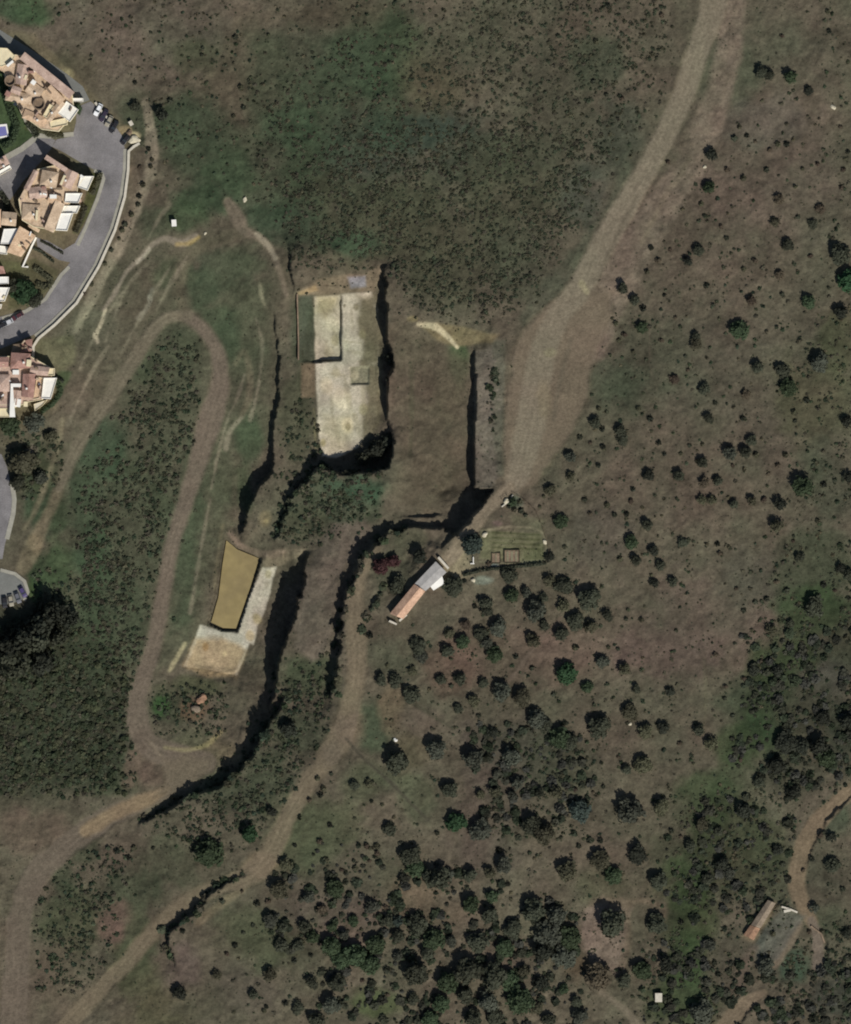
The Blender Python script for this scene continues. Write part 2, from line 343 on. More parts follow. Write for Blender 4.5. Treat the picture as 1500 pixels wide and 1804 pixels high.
# broad vegetation colours -------------------------------------------------
GRN = A(58, 69, 52); DGR = A(60, 62, 48); OLV = A(74, 73, 57); BRN = A(92, 83, 73); GRY = A(80, 77, 68); RED = A(95,82,72)
for a in [(90,60,130,70,BRN),(300,70,200,90,BRN),(430,150,120,130,A(84,76,64)),(20,15,45,22,GRN),(40,30,40,20,GRN),
    (280,215,80,60,A(64,68,54)),(330,240,90,90,A(66,69,55)),(640,110,110,100,GRN),(560,180,80,80,A(64,69,54)),(700,60,60,60,A(66,72,55)),(590,30,120,40,A(84,76,64)),(440,230,60,110,A(84,75,64)),
    (560,300,100,90,DGR),(640,260,110,80,A(60,66,56)),(760,230,110,60,A(56,66,56)),(840,280,120,60,A(58,64,52)),(660,400,170,100,A(68,68,54)),(800,440,160,110,A(70,68,55)),
    (900,330,120,110,A(68,67,54)),(760,150,80,70,A(82,77,62)),(850,70,130,70,A(78,74,62)),(1000,100,90,120,A(78,75,63)),(980,200,80,120,A(72,70,58)),(1010,60,60,70,A(84,76,65)),(1050,110,50,60,A(64,67,54)),
    (930,470,90,90,A(70,69,57)),(1090,240,50,90,A(66,68,57)),(1030,350,50,80,A(68,70,60)),(520,400,60,60,A(58,66,52)),(620,430,60,30,A(56,68,52)),
    (360,345,60,40,A(60,70,53)),(280,390,50,30,A(70,72,58)),(250,320,40,40,A(88,79,68)),(470,380,50,30,A(60,68,54)),
    (390,480,70,60,A(68,72,58)),(350,510,40,45,A(58,69,53)),(385,560,45,40,A(64,70,55)),(240,520,60,70,A(84,76,65)),(200,480,60,60,A(78,74,62)),(170,590,60,50,A(82,78,66)),(170,660,60,40,A(84,78,66)),
    (320,620,50,50,A(70,70,57)),(290,720,60,110,A(70,68,56)),(250,860,70,90,A(68,68,55)),(230,960,80,100,A(72,70,58)),(190,790,45,60,A(54,68,53)),(150,900,40,120,A(62,69,55)),(165,1020,35,120,A(54,70,52)),(210,1100,70,90,A(64,68,54)),
    (340,870,30,120,A(68,73,58)),(320,1000,30,120,A(68,73,58)),(430,640,40,110,A(82,77,65)),(440,780,30,50,A(64,73,56)),(390,850,35,80,A(76,76,62)),(400,600,30,50,A(64,70,56)),
    (60,1230,110,90,A(62,61,50)),(90,1330,140,90,A(62,60,50)),(200,1290,60,80,A(70,67,57)),(160,1160,60,60,A(60,69,52)),(60,1110,90,50,A(66,62,54)),(70,900,50,60,A(58,70,53)),(100,1000,30,60,A(58,74,50)),(60,1040,20,40,A(64,80,50)),
    (60,820,60,60,A(62,66,50)),(180,1330,40,40,A(60,68,52)),(200,1375,70,30,A(64,69,53)),(60,1420,90,40,A(80,75,63)),(60,1465,80,40,A(92,80,70)),
    (540,600,30,110,A(66,70,57)),(520,720,40,100,A(70,70,56)),(600,890,90,60,A(64,69,55)),(640,860,60,30,A(54,70,54)),(540,920,50,40,A(70,70,56)),(600,970,60,50,A(92,82,72)),(560,1060,60,100,A(90,80,71)),(545,1190,60,50,A(64,69,53)),(520,1290,70,60,A(64,68,54)),(470,1360,60,60,A(68,70,56)),(420,1400,70,50,A(68,69,56)),
    (750,700,60,140,A(90,80,68)),(760,820,60,90,A(92,81,69)),(700,640,30,80,A(88,77,66)),(808,640,22,60,A(62,74,52)),(780,700,30,60,A(78,75,60)),(710,870,30,40,A(88,80,68)),
    (720,950,50,25,A(72,72,58)),(690,1000,50,40,A(74,72,60)),(700,1120,60,40,A(82,76,64)),(690,1160,50,40,A(76,75,62)),(660,1290,40,60,A(64,70,55)),(690,1250,25,50,A(96,84,70)),(720,1320,40,50,A(88,80,66)),(740,1400,40,50,A(80,79,64)),
    (860,1160,130,90,A(88,77,67)),(800,1180,60,60,A(92,78,68)),(960,1160,90,60,A(92,80,70)),(1000,1130,80,40,A(94,82,72)),(900,1330,120,90,A(72,67,59)),(880,1420,100,80,A(82,74,65)),(1000,1350,90,60,A(72,70,58)),
    (1180,420,150,140,A(92,81,71)),(1330,300,160,160,A(90,79,70)),(1400,100,140,70,A(82,78,66)),(1290,130,60,80,A(74,74,61)),(1350,220,100,50,A(84,79,69)),(1450,330,60,100,A(84,78,67)),(1250,650,120,110,A(84,78,67)),(1150,620,80,70,A(76,75,62)),(1200,850,150,100,A(88,78,68)),(1100,680,70,60,A(72,73,60)),
    (1350,780,70,90,A(84,76,66)),(1250,1080,160,90,A(90,79,70)),(1180,1150,110,60,A(90,78,70)),(1060,940,70,60,A(84,76,67)),(1130,1280,110,70,A(84,77,66)),(1200,1370,80,40,A(84,77,66)),(1330,1020,80,60,A(80,75,65)),
    (1440,700,80,110,A(74,72,57)),(1470,600,50,60,A(70,70,54)),(1460,850,60,100,A(72,71,59)),(1430,1000,80,80,A(64,65,52)),(1440,1080,80,50,A(52,62,44)),(1370,1230,50,110,A(54,64,45)),(1320,1240,60,60,A(66,69,55)),(1450,1180,70,70,A(68,65,58)),(1340,1280,40,40,A(48,64,44)),
    (1250,1420,90,50,A(72,70,57)),(1280,1480,90,100,A(62,65,49)),(1180,1500,60,60,A(72,70,57)),(1220,1600,50,100,A(60,65,46)),(1130,1580,60,40,A(82,76,64)),(1200,1760,70,60,A(58,66,47)),(1290,1700,50,60,A(76,72,61)),(1340,1560,70,50,A(76,74,61)),(1450,1540,60,60,A(78,74,63)),
    (1470,1440,30,40,A(72,76,62)),(1470,1760,60,50,A(60,60,53)),(1390,1700,40,50,A(58,72,58)),(1380,1620,30,20,A(84,80,70)),(1350,1660,25,40,A(82,84,76)),
    (1060,1560,60,40,A(80,76,62)),(700,1550,60,40,A(80,76,63)),(560,1450,90,60,A(80,79,63)),(520,1500,60,50,A(82,81,65)),(430,1640,60,50,A(80,78,63)),(420,1740,70,60,A(84,76,67)),(540,1600,60,50,A(88,79,70)),(640,1600,60,40,A(90,80,71)),(720,1580,60,40,A(96,86,72)),(600,1650,60,30,A(102,90,80)),
    (660,1770,50,30,A(74,78,56)),(300,1520,90,50,A(74,74,60)),(230,1570,80,50,A(66,70,55)),(130,1620,70,80,A(68,70,54)),(205,1630,40,50,A(98,82,73)),(100,1720,50,70,A(84,77,65)),(230,1720,60,60,A(74,74,57)),(330,1710,40,50,A(90,79,72)),(150,1500,40,30,A(66,68,54)),(280,1780,80,40,A(80,76,60)),
    (1065,1650,45,70,A(112,97,86)),(1090,1600,30,25,A(110,97,84)),(900,1690,70,50,A(88,78,68)),(780,1610,50,30,A(92,83,70)),(850,1500,70,50,A(84,76,67)),(1020,1700,30,30,A(92,80,66)),
    (1400,1150,60,40,A(58,64,46)),(1350,1180,40,50,A(60,66,48)),(1300,1310,60,40,A(60,66,48)),(1240,1390,60,40,A(62,68,50)),(1420,1260,90,70,A(62,60,50)),(1400,1360,70,50,A(62,62,51)),(1480,1130,40,60,A(62,62,50)),(1220,1560,60,70,A(58,66,46)),(1200,1680,40,60,A(58,68,47)),(1320,1500,80,70,A(64,64,50)),(1480,1300,40,70,A(58,58,49)),(1450,1620,50,40,A(76,76,62)),
    (120,120,60,40,A(80,75,62)),(60,20,40,30,A(62,74,54)),(350,100,60,40,A(76,74,60)),(520,230,70,60,A(62,70,54)),(400,300,60,50,A(66,72,55)),(330,380,50,30,A(66,74,56)),(420,460,60,40,A(72,75,60)),(300,480,40,40,A(76,78,62)),(260,640,40,40,A(70,74,58)),(430,860,20,60,A(70,76,58)),(60,1000,30,50,A(60,72,52)),(100,900,30,50,A(64,72,54)),(20,1300,60,80,A(60,62,50)),
    (560,1480,70,70,A(78,78,62)),(640,1370,50,50,A(78,77,62)),(740,1270,40,30,A(92,82,72)),(480,1660,80,60,A(76,77,61)),(350,1760,60,40,A(84,78,66)),(250,1650,40,60,A(70,74,57)),(110,1560,30,40,A(66,70,55)),
    (300,1250,40,40,A(64,66,52)),(340,1250,30,25,A(96,80,66)),(285,1245,18,20,A(54,72,46)),(350,1310,60,30,A(92,88,72)),(380,1330,50,30,A(104,94,78)),(270,1370,40,30,A(92,80,70)),(340,1210,60,20,A(72,74,56))]:
    x, y, rx, ry, c = a
    blob(x, y, rx, ry, c, 0.82)

poly([(330,470),(480,500),(482,760),(420,850),(395,950),(350,1100),(300,1180),(240,1200),(130,1180),(60,1040),(120,860),(200,700),(270,560)], A(68,73,57), 20, .45, 14)
poly([(-60,1060),(120,1060),(230,1200),(215,1400),(-60,1400)], A(62,65,52), 18, .5, 12)
poly([(440,60),(700,30),(720,260),(560,300),(470,420),(380,360),(300,300),(260,200),(330,170),(430,220)], A(62,71,55), 22, .5, 14)
# strip S: grey rubble slope right of the deep bench
poly([(836,620),(880,605),(888,640),(886,760),(880,840),(862,866),(838,860)], A(104,97,86), 4, .95, 3)
poly([(865,600),(890,600),(890,840),(876,840),(868,760),(872,660)], A(92,90,77), 5, .75, 3)
# tan cut faces on the north sides of the pits
poly([(517,524),(530,508),(560,494),(600,484),(640,484),(668,468),(676,474),(660,512),(600,518),(550,520)], A(114,103,87), 3, .95, 3)
poly([(522,516),(556,502),(562,512),(530,520)], A(150,131,104), 2, .8, 2)
poly([(612,488),(644,486),(646,505),(618,508)], A(126,124,124), 3, .9, 3)
poly([(735,568),(790,572),(880,590),(868,604),(800,610),(770,600)], A(112,100,80), 4, .9, 3)
line([(738,572,8),(766,576,12),(785,590,7),(806,612,5)], A(176,162,138), 2, .85, 3)
blob(728,562,10,6,A(130,118,92),.8)
poly([(455,985),(470,972),(540,966),(545,974),(500,994),(470,1002)], A(116,105,90), 3, .95, 3)
line([(404,938,8),(425,962,10),(462,976,14),(500,972,10)], A(124,110,96), 3, .9, 3)
blob(467,914,12,14,A(122,109,88),.6); blob(468,918,5,4,A(150,134,106),.7)
blob(548,1145,22,14,A(116,102,90),.8); blob(562,1150,10,8,A(140,128,112),.8)

poly([(590,925),(640,915),(655,930),(622,975),(598,1020),(588,1060),(584,1110),(576,1150),(548,1168),(520,1140),(530,1080),(545,1010),(562,960)], A(97,88,78), 7, .95, 5)
poly([(700,560),(830,640),(828,860),(780,900),(700,890),(690,700)], A(85,78,66), 14, .7, 8)
line([(724,640,6),(726,720,7),(724,800,6)], A(74,72,58), 4, .6, 3)
poly([(1420,1020),(1520,1060),(1440,1130),(1380,1220),(1340,1320),(1290,1420),(1230,1560),(1210,1660),(1160,1660),(1190,1540),(1230,1420),(1290,1320),(1310,1220),(1360,1120)], A(54,62,44), 14, .6, 12)
poly([(-60,1080),(60,1060),(130,1090),(220,1200),(210,1380),(-60,1400)], A(52,55,43), 18, .6, 12)
# dirt tracks -----------------------------------------------------------------
TRK = A(122,112,95); TRB = A(103,96,85); TRW = A(99,89,77); PALE = A(140,132,108)
ROADS = {}
RUT = np.zeros((NY, NX))
def road(name, pts, c, soft=4, op=1.0, wob=3, solid=True):
    sl, m, e = line_mask(pts, soft, wob); mixin(sl, m * op, c)
    if max(q_[2] for q_ in pts) > 15:
        q = spline(pts, 6); px, py = GX[sl], GY[sl]; d = np.full(px.shape, 1e3)
        for a, b in zip(q[:-1], q[1:]): d = np.minimum(d, seg_d(px, py, a[0], a[1], b[0], b[1])[0])
        d = np.abs(d + (n_edge[sl] - .5) * 5); keep = np.clip((n_mid[sl] - .3) * 3, 0, 1) * m
        RUT[sl] += (.11 * np.exp(-((d - 4.6) / 1.7) ** 2) - .09 * np.exp(-(d / 2.2) ** 2) - .06 * np.exp(-((d - 9.5) / 2.2) ** 2)) * keep
    if solid:
        ROADS.setdefault(name, np.zeros((NY, NX), bool))[sl] |= e > 0
def roadpoly(name, pts, c, soft=6, op=1.0, wob=5):
    sl, m, e = poly_mask(pts, soft, wob); mixin(sl, m * op, c)
    ROADS.setdefault(name, np.zeros((NY, NX), bool))[sl] |= e > 0
# upper right: brown shoulder, then the pale running track
line([(1290,-60,50),(1285,60,46),(1268,160,44),(1232,260,50),(1190,330,54),(1130,420,60),(1075,520,70),(1040,600,70)], A(112,100,88), 8, .92, 6)
line([(1110,300,30),(1060,400,30),(985,490,34),(930,560,30)], A(76,77,64), 8, .6, 5)
roadpoly('dirt_track', [(1015,500),(1080,515),(1078,560),(1048,620),(1034,700),(1006,760),(965,815),(945,852),(905,862),(888,850),(888,760),(894,680),(908,615),(940,560)], A(111,99,83), 8, .95, 6)
road('dirt_track', [(1262,-60,48),(1254,20,44),(1230,90,40),(1206,160,38),(1181,220,38),(1150,280,38),(1112,345,40),(1076,405,42),(1046,460,42),(1020,510,42),(985,555,42),(960,610,44),(945,680,50),(932,760,50),(915,830,40),(898,860,24)], TRK, 6, .95, 3)
road('dirt_track', [(898,858,20),(872,885,20),(845,912,24),(818,945,28),(800,975,26),(788,990,20)], A(124,112,94), 4, .95, 2)
blob(800,990,26,22,A(134,121,102),.9); blob(815,1005,20,16,A(128,116,98),.8)
line([(1215,280,8),(1160,370,10),(1130,430,9)], A(124,112,96), 4, .5, 3)
line([(1120,350,5),(1085,420,5),(1060,470,6)], A(96,88,74), 3, .6, 2)
line([(1005,600,6),(985,680,6),(975,740,8)], A(96,88,74), 4, .6, 3)
line([(1025,500,12),(1034,515,8)], A(150,140,112), 3, .7, 2)
blob(968,622,14,10,A(128,120,96),.7); blob(960,700,18,40,A(124,113,90),.5)
# lower middle track
road('dirt_track', [(660,968,18),(640,995,24),(628,1040,28),(626,1100,32),(630,1150,32),(626,1210,30),(612,1260,34),(598,1305,46),(565,1350,34),(530,1400,30),(505,1445,30),(480,1495,36),(455,1530,40),(410,1556,30),(350,1578,28),(300,1610,28),(262,1650,28),(225,1695,28),(180,1740,28),(135,1785,30),(95,1840,30)], A(112,101,83), 6, .95, 4)
blob(612,1285,34,40,A(112,99,84),.8); blob(590,1330,30,30,A(104,94,80),.7); blob(460,1525,34,26,A(120,106,88),.8)
line([(425,1565,14),(390,1592,16),(350,1625,14)], A(110,98,82), 5, .8, 3)
# west loop
road('dirt_track', [(20,1840,50),(24,1780,50),(28,1700,44),(34,1620,40),(55,1555,44),(95,1510,42),(140,1472,40),(195,1438,36),(250,1415,30),(290,1396,24)], A(103,93,80), 6, .95, 5)
line([(150,1465,20),(210,1430,24),(262,1408,24),(296,1390,10)], A(134,116,92), 5, .8, 4)
road('dirt_track', [(360,1345,40),(315,1335,46),(268,1318,44),(245,1285,40),(240,1240,34),(250,1200,30),(263,1160,28),(275,1110,28),(285,1060,26),(293,1010,26),(303,960,26),(318,910,26),(334,860,30),(352,800,34),(368,745,44),(386,690,34),(388,650,28),(378,610,24),(355,575,22),(325,556,22)], A(106,95,82), 6, .95, 3)
road('dirt_track', [(330,556,22),(300,557,22),(272,578,22),(245,618,26),(218,660,26),(190,705,24),(165,740,22),(140,780,22),(120,820,20),(104,860,16)], A(106,98,82), 5, .9, 4)
line([(104,860,16),(88,900,18),(70,935,26),(56,970,28),(40,1000,24)], A(112,103,86), 5, .9, 5)
blob(62,960,16,26,A(126,114,94),.8)
line([(250,1300,30),(232,1350,26),(225,1380,20)], A(98,87,75), 6, .7, 5)
line([(265,1310,8),(300,1350,10),(340,1362,10)], A(118,106,90), 4, .6, 3)
line([(290,1318,6),(330,1322,7),(365,1312,7),(388,1290,7)], A(140,130,100), 3, .8, 2)
roadpoly('dirt_track', [(285,1345),(330,1330),(372,1340),(360,1365),(330,1395),(295,1400),(270,1405),(290,1380)], A(108,98,82), 8, .8, 5)
# tracks beside the village
line([(258,180,14),(264,215,16),(268,260,24),(262,310,22),(245,350,18),(232,390,16),(205,440,18),(180,490,18),(152,545,18),(132,585,14)], A(126,117,101), 4, .9, 4)
line([(232,290,18),(240,330,22),(226,390,16)], A(112,100,86), 6, .5, 4)
road('footpath', [(402,355,16),(420,385,26),(428,405,18),(455,418,12),(478,440,10),(490,470,10),(500,500,9),(506,520,8)], A(112,101,86), 4, .9, 3)
line([(452,412,7),(472,432,9),(486,455,8)], A(150,140,120), 3, .7, 2)
line([(458,500,5),(462,525,6),(468,540,5)], A(140,132,112), 3, .7, 2)
line([(428,408,20),(380,425,22),(345,440,24),(320,470,22),(316,510,20),(322,548,18)], A(92,86,72), 6, .7, 4)
road('footpath', [(345,415,10),(320,428,14),(290,420,12),(264,435,8),(244,458,7),(222,480,7),(200,520,7),(182,545,6)], A(124,114,99), 3, .95, 2)
line([(264,438,6),(255,450,7),(242,462,6)], A(176,164,144), 2, .8, 2)
line([(186,545,6),(176,575,7),(168,590,8),(172,602,6)], A(170,156,136), 2, .8, 2)
line([(312,430,8),(332,428,8),(350,418,7)], A(148,130,92), 3, .8, 2)
blob(264,525,6,10,A(150,142,128),.8)
line([(245,560,8),(262,535,8),(268,510,6)], A(120,114,102), 3, .6, 3)
line([(425,735,8),(405,760,8),(398,790,8)], A(136,126,110), 3, .6, 3)
line([(415,640,10),(432,620,8),(440,690,12),(425,730,10)], A(112,102,86), 4, .5, 4)
line([(110,740,8),(100,790,10),(84,840,8),(66,890,8),(44,930,10)], A(116,108,90), 4, .7, 4)
line([(325,1135,5),(308,1165,7),(298,1182,6)], A(160,150,122), 3, .8, 2)
line([(392,925,5),(380,1000,5),(377,1040,5)], A(118,110,90), 3, .5, 2)
# lower right
road('dirt_track', [(1550,1360,26),(1500,1392,26),(1462,1424,28),(1435,1455,30),(1415,1490,32),(1405,1530,32),(1403,1560,30),(1412,1590,26),(1428,1622,22)], A(118,103,84), 4, .95, 3)
road('dirt_track', [(1408,1625,14),(1395,1650,18),(1378,1675,16),(1366,1700,10)], A(114,102,86), 4, .9, 3)
road('dirt_track', [(1428,1620,14),(1440,1650,20),(1440,1680,18),(1438,1702,14)], A(112,100,88), 4, .9, 3)
road('dirt_track', [(1345,1748,14),(1318,1764,24),(1290,1790,30),(1270,1830,32)], A(112,99,82), 4, .95, 3)
road('dirt_track', [(1060,1748,10),(1085,1766,14),(1106,1784,14),(1125,1810,14),(1140,1850,14)], A(114,104,88), 4, .9, 3)
line([(1330,1668,8),(1310,1700,20),(1300,1740,16)], A(94,84,74), 6, .7, 5)
poly([(1350,1640),(1378,1598),(1420,1612),(1392,1650),(1368,1690),(1345,1690)], A(91,88,79), 5, .85, 4)
poly([(1305,1650),(1350,1582),(1374,1590),(1328,1660)], A(112,100,84), 4, .8, 2)
# pale eroded ledges and goat paths on the slope below the village
for q_ in ([(262,462),(228,498),(205,548),(186,600)], [(300,470),(268,520),(240,572),(214,620)], [(330,452),(300,500),(276,545)], [(215,515),(185,560),(160,606),(140,650)], [(190,610),(165,650),(140,700),(118,748)], [(240,300),(250,340),(238,380),(220,430),(196,480)], [(300,360),(280,385),(262,420)], [(430,660),(418,700),(400,740),(384,800),(372,860)], [(450,560),(462,610),(455,680),(440,740)], [(370,880),(356,950),(346,1010),(334,1080)]):
    line([(a, b, 3.5 + 2 * (k % 2)) for k, (a, b) in enumerate(q_)], A(128,119,103), 3, .55, 4)
poly([(1032,1600),(1060,1595),(1112,1600),(1104,1650),(1096,1720),(1062,1712),(1040,1690),(1022,1650)], A(116,103,92), 6, .8, 6)
# thin paths
road('footpath', [(988,1088,5),(960,1118,5),(930,1155,6),(905,1190,6),(878,1215,6)], A(98,86,74), 2, .8, 2)
road('footpath', [(610,1300,6),(640,1335,5),(680,1370,5),(720,1410,5),(755,1445,4)], A(70,66,55), 2, .85, 2)
line([(722,1235,6),(760,1258,6),(800,1285,6)], A(72,68,57), 2, .8, 2)
line([(1150,1215,4),(1165,1250,4)], A(100,90,80), 3, .4, 2)
line([(1145,560,3),(1145,640,3),(1158,690,4)], A(112,102,88), 2, .4, 2)
line([(1155,1640,8),(1170,1600,8),(1110,1590,10),(1105,1660,14),(1092,1720,10)], A(112,98,84), 5, .5, 3)
line([(1240,1160,5),(1243,1230,5),(1238,1320,5)], A(98,92,76), 3, .4, 3)
line([(1385,1090,8),(1375,1130,8),(1352,1180,8)], A(92,84,72), 4, .5, 3)

# garden plot by the white-roofed shed
GARD = A(106,104,82)
poly([(850,935),(955,940),(962,985),(945,992),(845,985)], GARD, 5, .85, 3)
for k, yy in enumerate((938,947,956,964)): line([(868,yy,3),(950,yy+4,3)], A(74,76,54), 1.5, .8, 1)
poly([(900,905),(960,915),(955,940),(905,935)], A(96,94,76), 6, .6, 3)
blob(876,922,12,7,A(108,92,86),.7); blob(905,885,18,14,A(84,92,78),.8)
blob(850,1022,20,8,A(120,122,110),.7); blob(870,995,14,8,A(96,108,108),.6)
line([(850,936,3),(905,928,3),(955,938,3),(964,985,3)], A(132,124,104), 2, .8, 2); line([(846,990,3),(900,993,3),(960,986,3)], A(120,116,96), 2, .7, 1)
for k_ in range(9): line([(924 + k_ * 4, 966, 2), (925 + k_ * 4, 984, 2)], A(78,80,58), 1, .6, 1)
# quarry slabs
SLAB = A(184,172,154)
def slab(pts, c, soft=2.5, wob=2.6):
    sl, m, e = poly_mask(pts, soft, wob); mixin(sl, m, c)
    ROADS.setdefault('quarry_floor', np.zeros((NY, NX), bool))[sl] |= e > 0
slab([(553,522),(600,518),(600,634),(556,634)], A(177,166,146))
slab([(601,518),(654,514),(666,545),(668,640),(662,742),(630,788),(592,806),(568,804),(560,740),(555,638),(601,636)], SLAB)
slab([(462,1000),(486,1000),(466,1077),(452,1106),(446,1136),(417,1120),(420,1110),(440,1050)], A(190,180,162))
slab([(352,1102),(386,1112),(417,1116),(446,1112),(436,1142),(416,1190),(324,1174),(346,1122)], A(182,174,158))
poly([(346,1128),(390,1122),(420,1136),(434,1146),(414,1192),(360,1192),(322,1174)], A(162,140,112), 7, .85, 6)
poly([(596,520),(560,522),(557,550),(575,560),(590,540)], A(162,150,120), 8, .7, 5)
poly([(630,520),(660,520),(672,560),(672,640),(640,640),(630,570)], A(108,100,82), 9, .95, 8)
poly([(640,640),(672,640),(670,742),(636,780),(640,740),(648,700)], A(108,100,82), 8, .95, 8)
poly([(617,646),(650,644),(651,678),(618,677)], A(126,120,102), 2, .95, 1)
poly([(570,730),(620,730),(612,790),(575,800)], A(172,160,134), 10, .6, 8)
for (x, y, r, c) in [(610,610,10,(204,194,170)),(585,570,12,(196,184,160)),(600,700,16,(202,188,164)),(612,750,10,(208,190,160)),(575,680,14,(194,178,154)),(640,590,8,(130,122,98)),(628,540,6,(120,110,90)),(607,538,3,(110,100,84)),(613,752,5,(120,108,84)),(590,600,8,(160,148,122)),(580,620,10,(176,164,140)),(592,655,10,(178,164,140)),(640,720,8,(150,140,112)),(570,780,6,(150,138,104)),(625,660,8,(190,178,152)),
      (470,1030,5,(168,158,140)),(452,1090,10,(152,140,104)),(472,1012,6,(170,160,132)),(395,1152,5,(196,176,142)),(362,1140,8,(140,112,80)),(440,1120,8,(168,150,120))]:
    blob(x, y, r, r * 1.3, A(*c), .75)
for (x, y, l_, a_) in [(575,545,30,.3),(590,585,24,1.2),(620,560,40,1.5),(612,690,60,1.4),(585,720,50,1.5),(630,750,40,1.3),(600,660,40,.1),(575,615,30,1.6),(640,700,40,1.5),(625,620,34,.2),(595,770,40,1.4)]:
    line([(x - l_ / 2 * math.cos(a_), y - l_ / 2 * math.sin(a_), 3), (x, y, 7), (x + l_ / 2 * math.cos(a_), y + l_ / 2 * math.sin(a_), 3)], A(138,128,106), 3, .45, 5)
line([(602,600,2),(636,604,2)], A(150,140,116), 1, .7, 1); line([(553,820-100,2),(556,790,3)], A(120,112,86), 2, .5, 2)
poly([(530,640),(556,640),(556,700),(532,700)], A(112,98,82), 3, .9, 2)
for k_ in range(26):
    xx = 858 + (k_ * 37) % 24; yy = 628 + k_ * 8.5
    blob(xx, yy, 3 + (k_ * 7) % 4, 3, A(122,114,102) if k_ % 2 else A(58,56,48), .85)
poly([(526,636),(553,520),(526,520)], A(78,80,68), 4, .6, 2)
# village plots and bare verges
poly([(-60,40),(60,60),(150,150),(215,215),(230,300),(205,400),(140,520),(60,590),(100,650),(100,720),(30,760),(-60,760)], A(110,100,82), 6, .6, 4)
poly([(8,120),(40,205),(62,235),(40,262),(-60,300),(-60,110)], A(62,74,52), 4, .9, 3)
poly([(40,225),(62,212),(110,232),(120,240),(80,245)], A(78,80,56), 3, .9, 2)
poly([(162,305),(182,302),(178,330),(160,372),(138,412),(128,410),(150,350)], A(74,76,52), 3, .95, 2)
poly([(20,470),(60,455),(105,475),(100,505),(75,520),(30,545),(15,545)], A(84,80,62), 4, .9, 4)
poly([(-60,455),(45,460),(30,500),(-60,500)], A(84,82,62), 4, .8, 4)
poly([(100,650),(128,655),(112,690),(90,715),(70,720),(98,700)], A(66,74,54), 4, .9, 4)
poly([(60,600),(130,590),(135,640),(105,655),(60,640)], A(104,100,80), 6, .8, 4)
blob(232,240,14,10,A(190,176,144),.8); blob(222,230,12,10,A(150,134,108),.8); blob(120,132,14,14,A(150,140,112),.8)
blob(55,790,14,10,A(120,108,98),.8); blob(70,770,14,8,A(116,106,92),.6)
blob(25,780,30,10,A(96,88,72),.6)

# unevenness of the cover itself (bare soil, dry and green tufts)
mot = 1 + (n_big - .5) * .35 + (n_mid - .5) * .55 + (n_fine - .5) * .65
hard = np.zeros((NY, NX))
for k, mk in ROADS.items(): hard = np.maximum(hard, mk * (0.62 if k != 'quarry_floor' else .12))
for _ in range(2): hard[1:-1, 1:-1] = (hard[1:-1, 1:-1] * 2 + hard[:-2, 1:-1] + hard[2:, 1:-1] + hard[1:-1, :-2] + hard[1:-1, 2:]) / 6
hue = (vnoise((NY, NX), 34, 21, 4) - .5)
CLR *= (1 + (mot - 1) * (1 - hard))[..., None]
CLR *= (1 + RUT)[..., None]
CLR *= 1 + hue[..., None] * np.array([.22, -.02, .10]) * (1 - hard)[..., None]
g_ = CLR.mean(-1, keepdims=True); soft_ = (1 - hard)[..., None]; CLR = np.clip((g_ + (CLR - g_) * (1 + .22 * soft_)) * (1 - soft_ * np.array([.05, .0, .02])) * (.885 - .06 * ROADS['quarry_floor'][..., None]), .006, .8)
ZT = ZT + relief * (1 - np.clip(sm, 0, 1)) * (1 - .75 * hard / .62 * (hard > 0))
def ZG(px, py): return bil(ZT, STEP, px, py)

# ground material: surveyed cover colour plus procedural grit
def ground_material():
    m, t, b = new_mat('ground_cover', .95, .1)
    N, L = t.nodes, t.links
    at = N.new('ShaderNodeAttribute'); at.attribute_name = 'tint'
    g = N.new('ShaderNodeNewGeometry')
    n1 = N.new('ShaderNodeTexNoise'); n1.inputs['Scale'].default_value = .9; n1.inputs['Detail'].default_value = 6; n1.inputs['Roughness'].default_value = .82
    L.new(g.outputs['Position'], n1.inputs['Vector'])
    mr = N.new('ShaderNodeMapRange'); mr.inputs[1].default_value = .3; mr.inputs[2].default_value = .7; mr.inputs[3].default_value = .62; mr.inputs[4].default_value = 1.38
    L.new(n1.outputs[0], mr.inputs[0])
    vm = N.new('ShaderNodeVectorMath'); vm.operation = 'SCALE'
    L.new(at.outputs['Color'], vm.inputs[0]); L.new(mr.outputs[0], vm.inputs[3]); L.new(vm.outputs[0], b.inputs['Base Color'])
    n2 = N.new('ShaderNodeTexNoise'); n2.inputs['Scale'].default_value = 1.6; n2.inputs['Detail'].default_value = 5
    L.new(g.outputs['Position'], n2.inputs['Vector'])
    bp = N.new('ShaderNodeBump'); bp.inputs['Strength'].default_value = .5; bp.inputs['Distance'].default_value = .35
    L.new(n2.outputs[0], bp.inputs['Height']); L.new(bp.outputs[0], b.inputs['Normal'])
    return m
M_GROUND = ground_material()

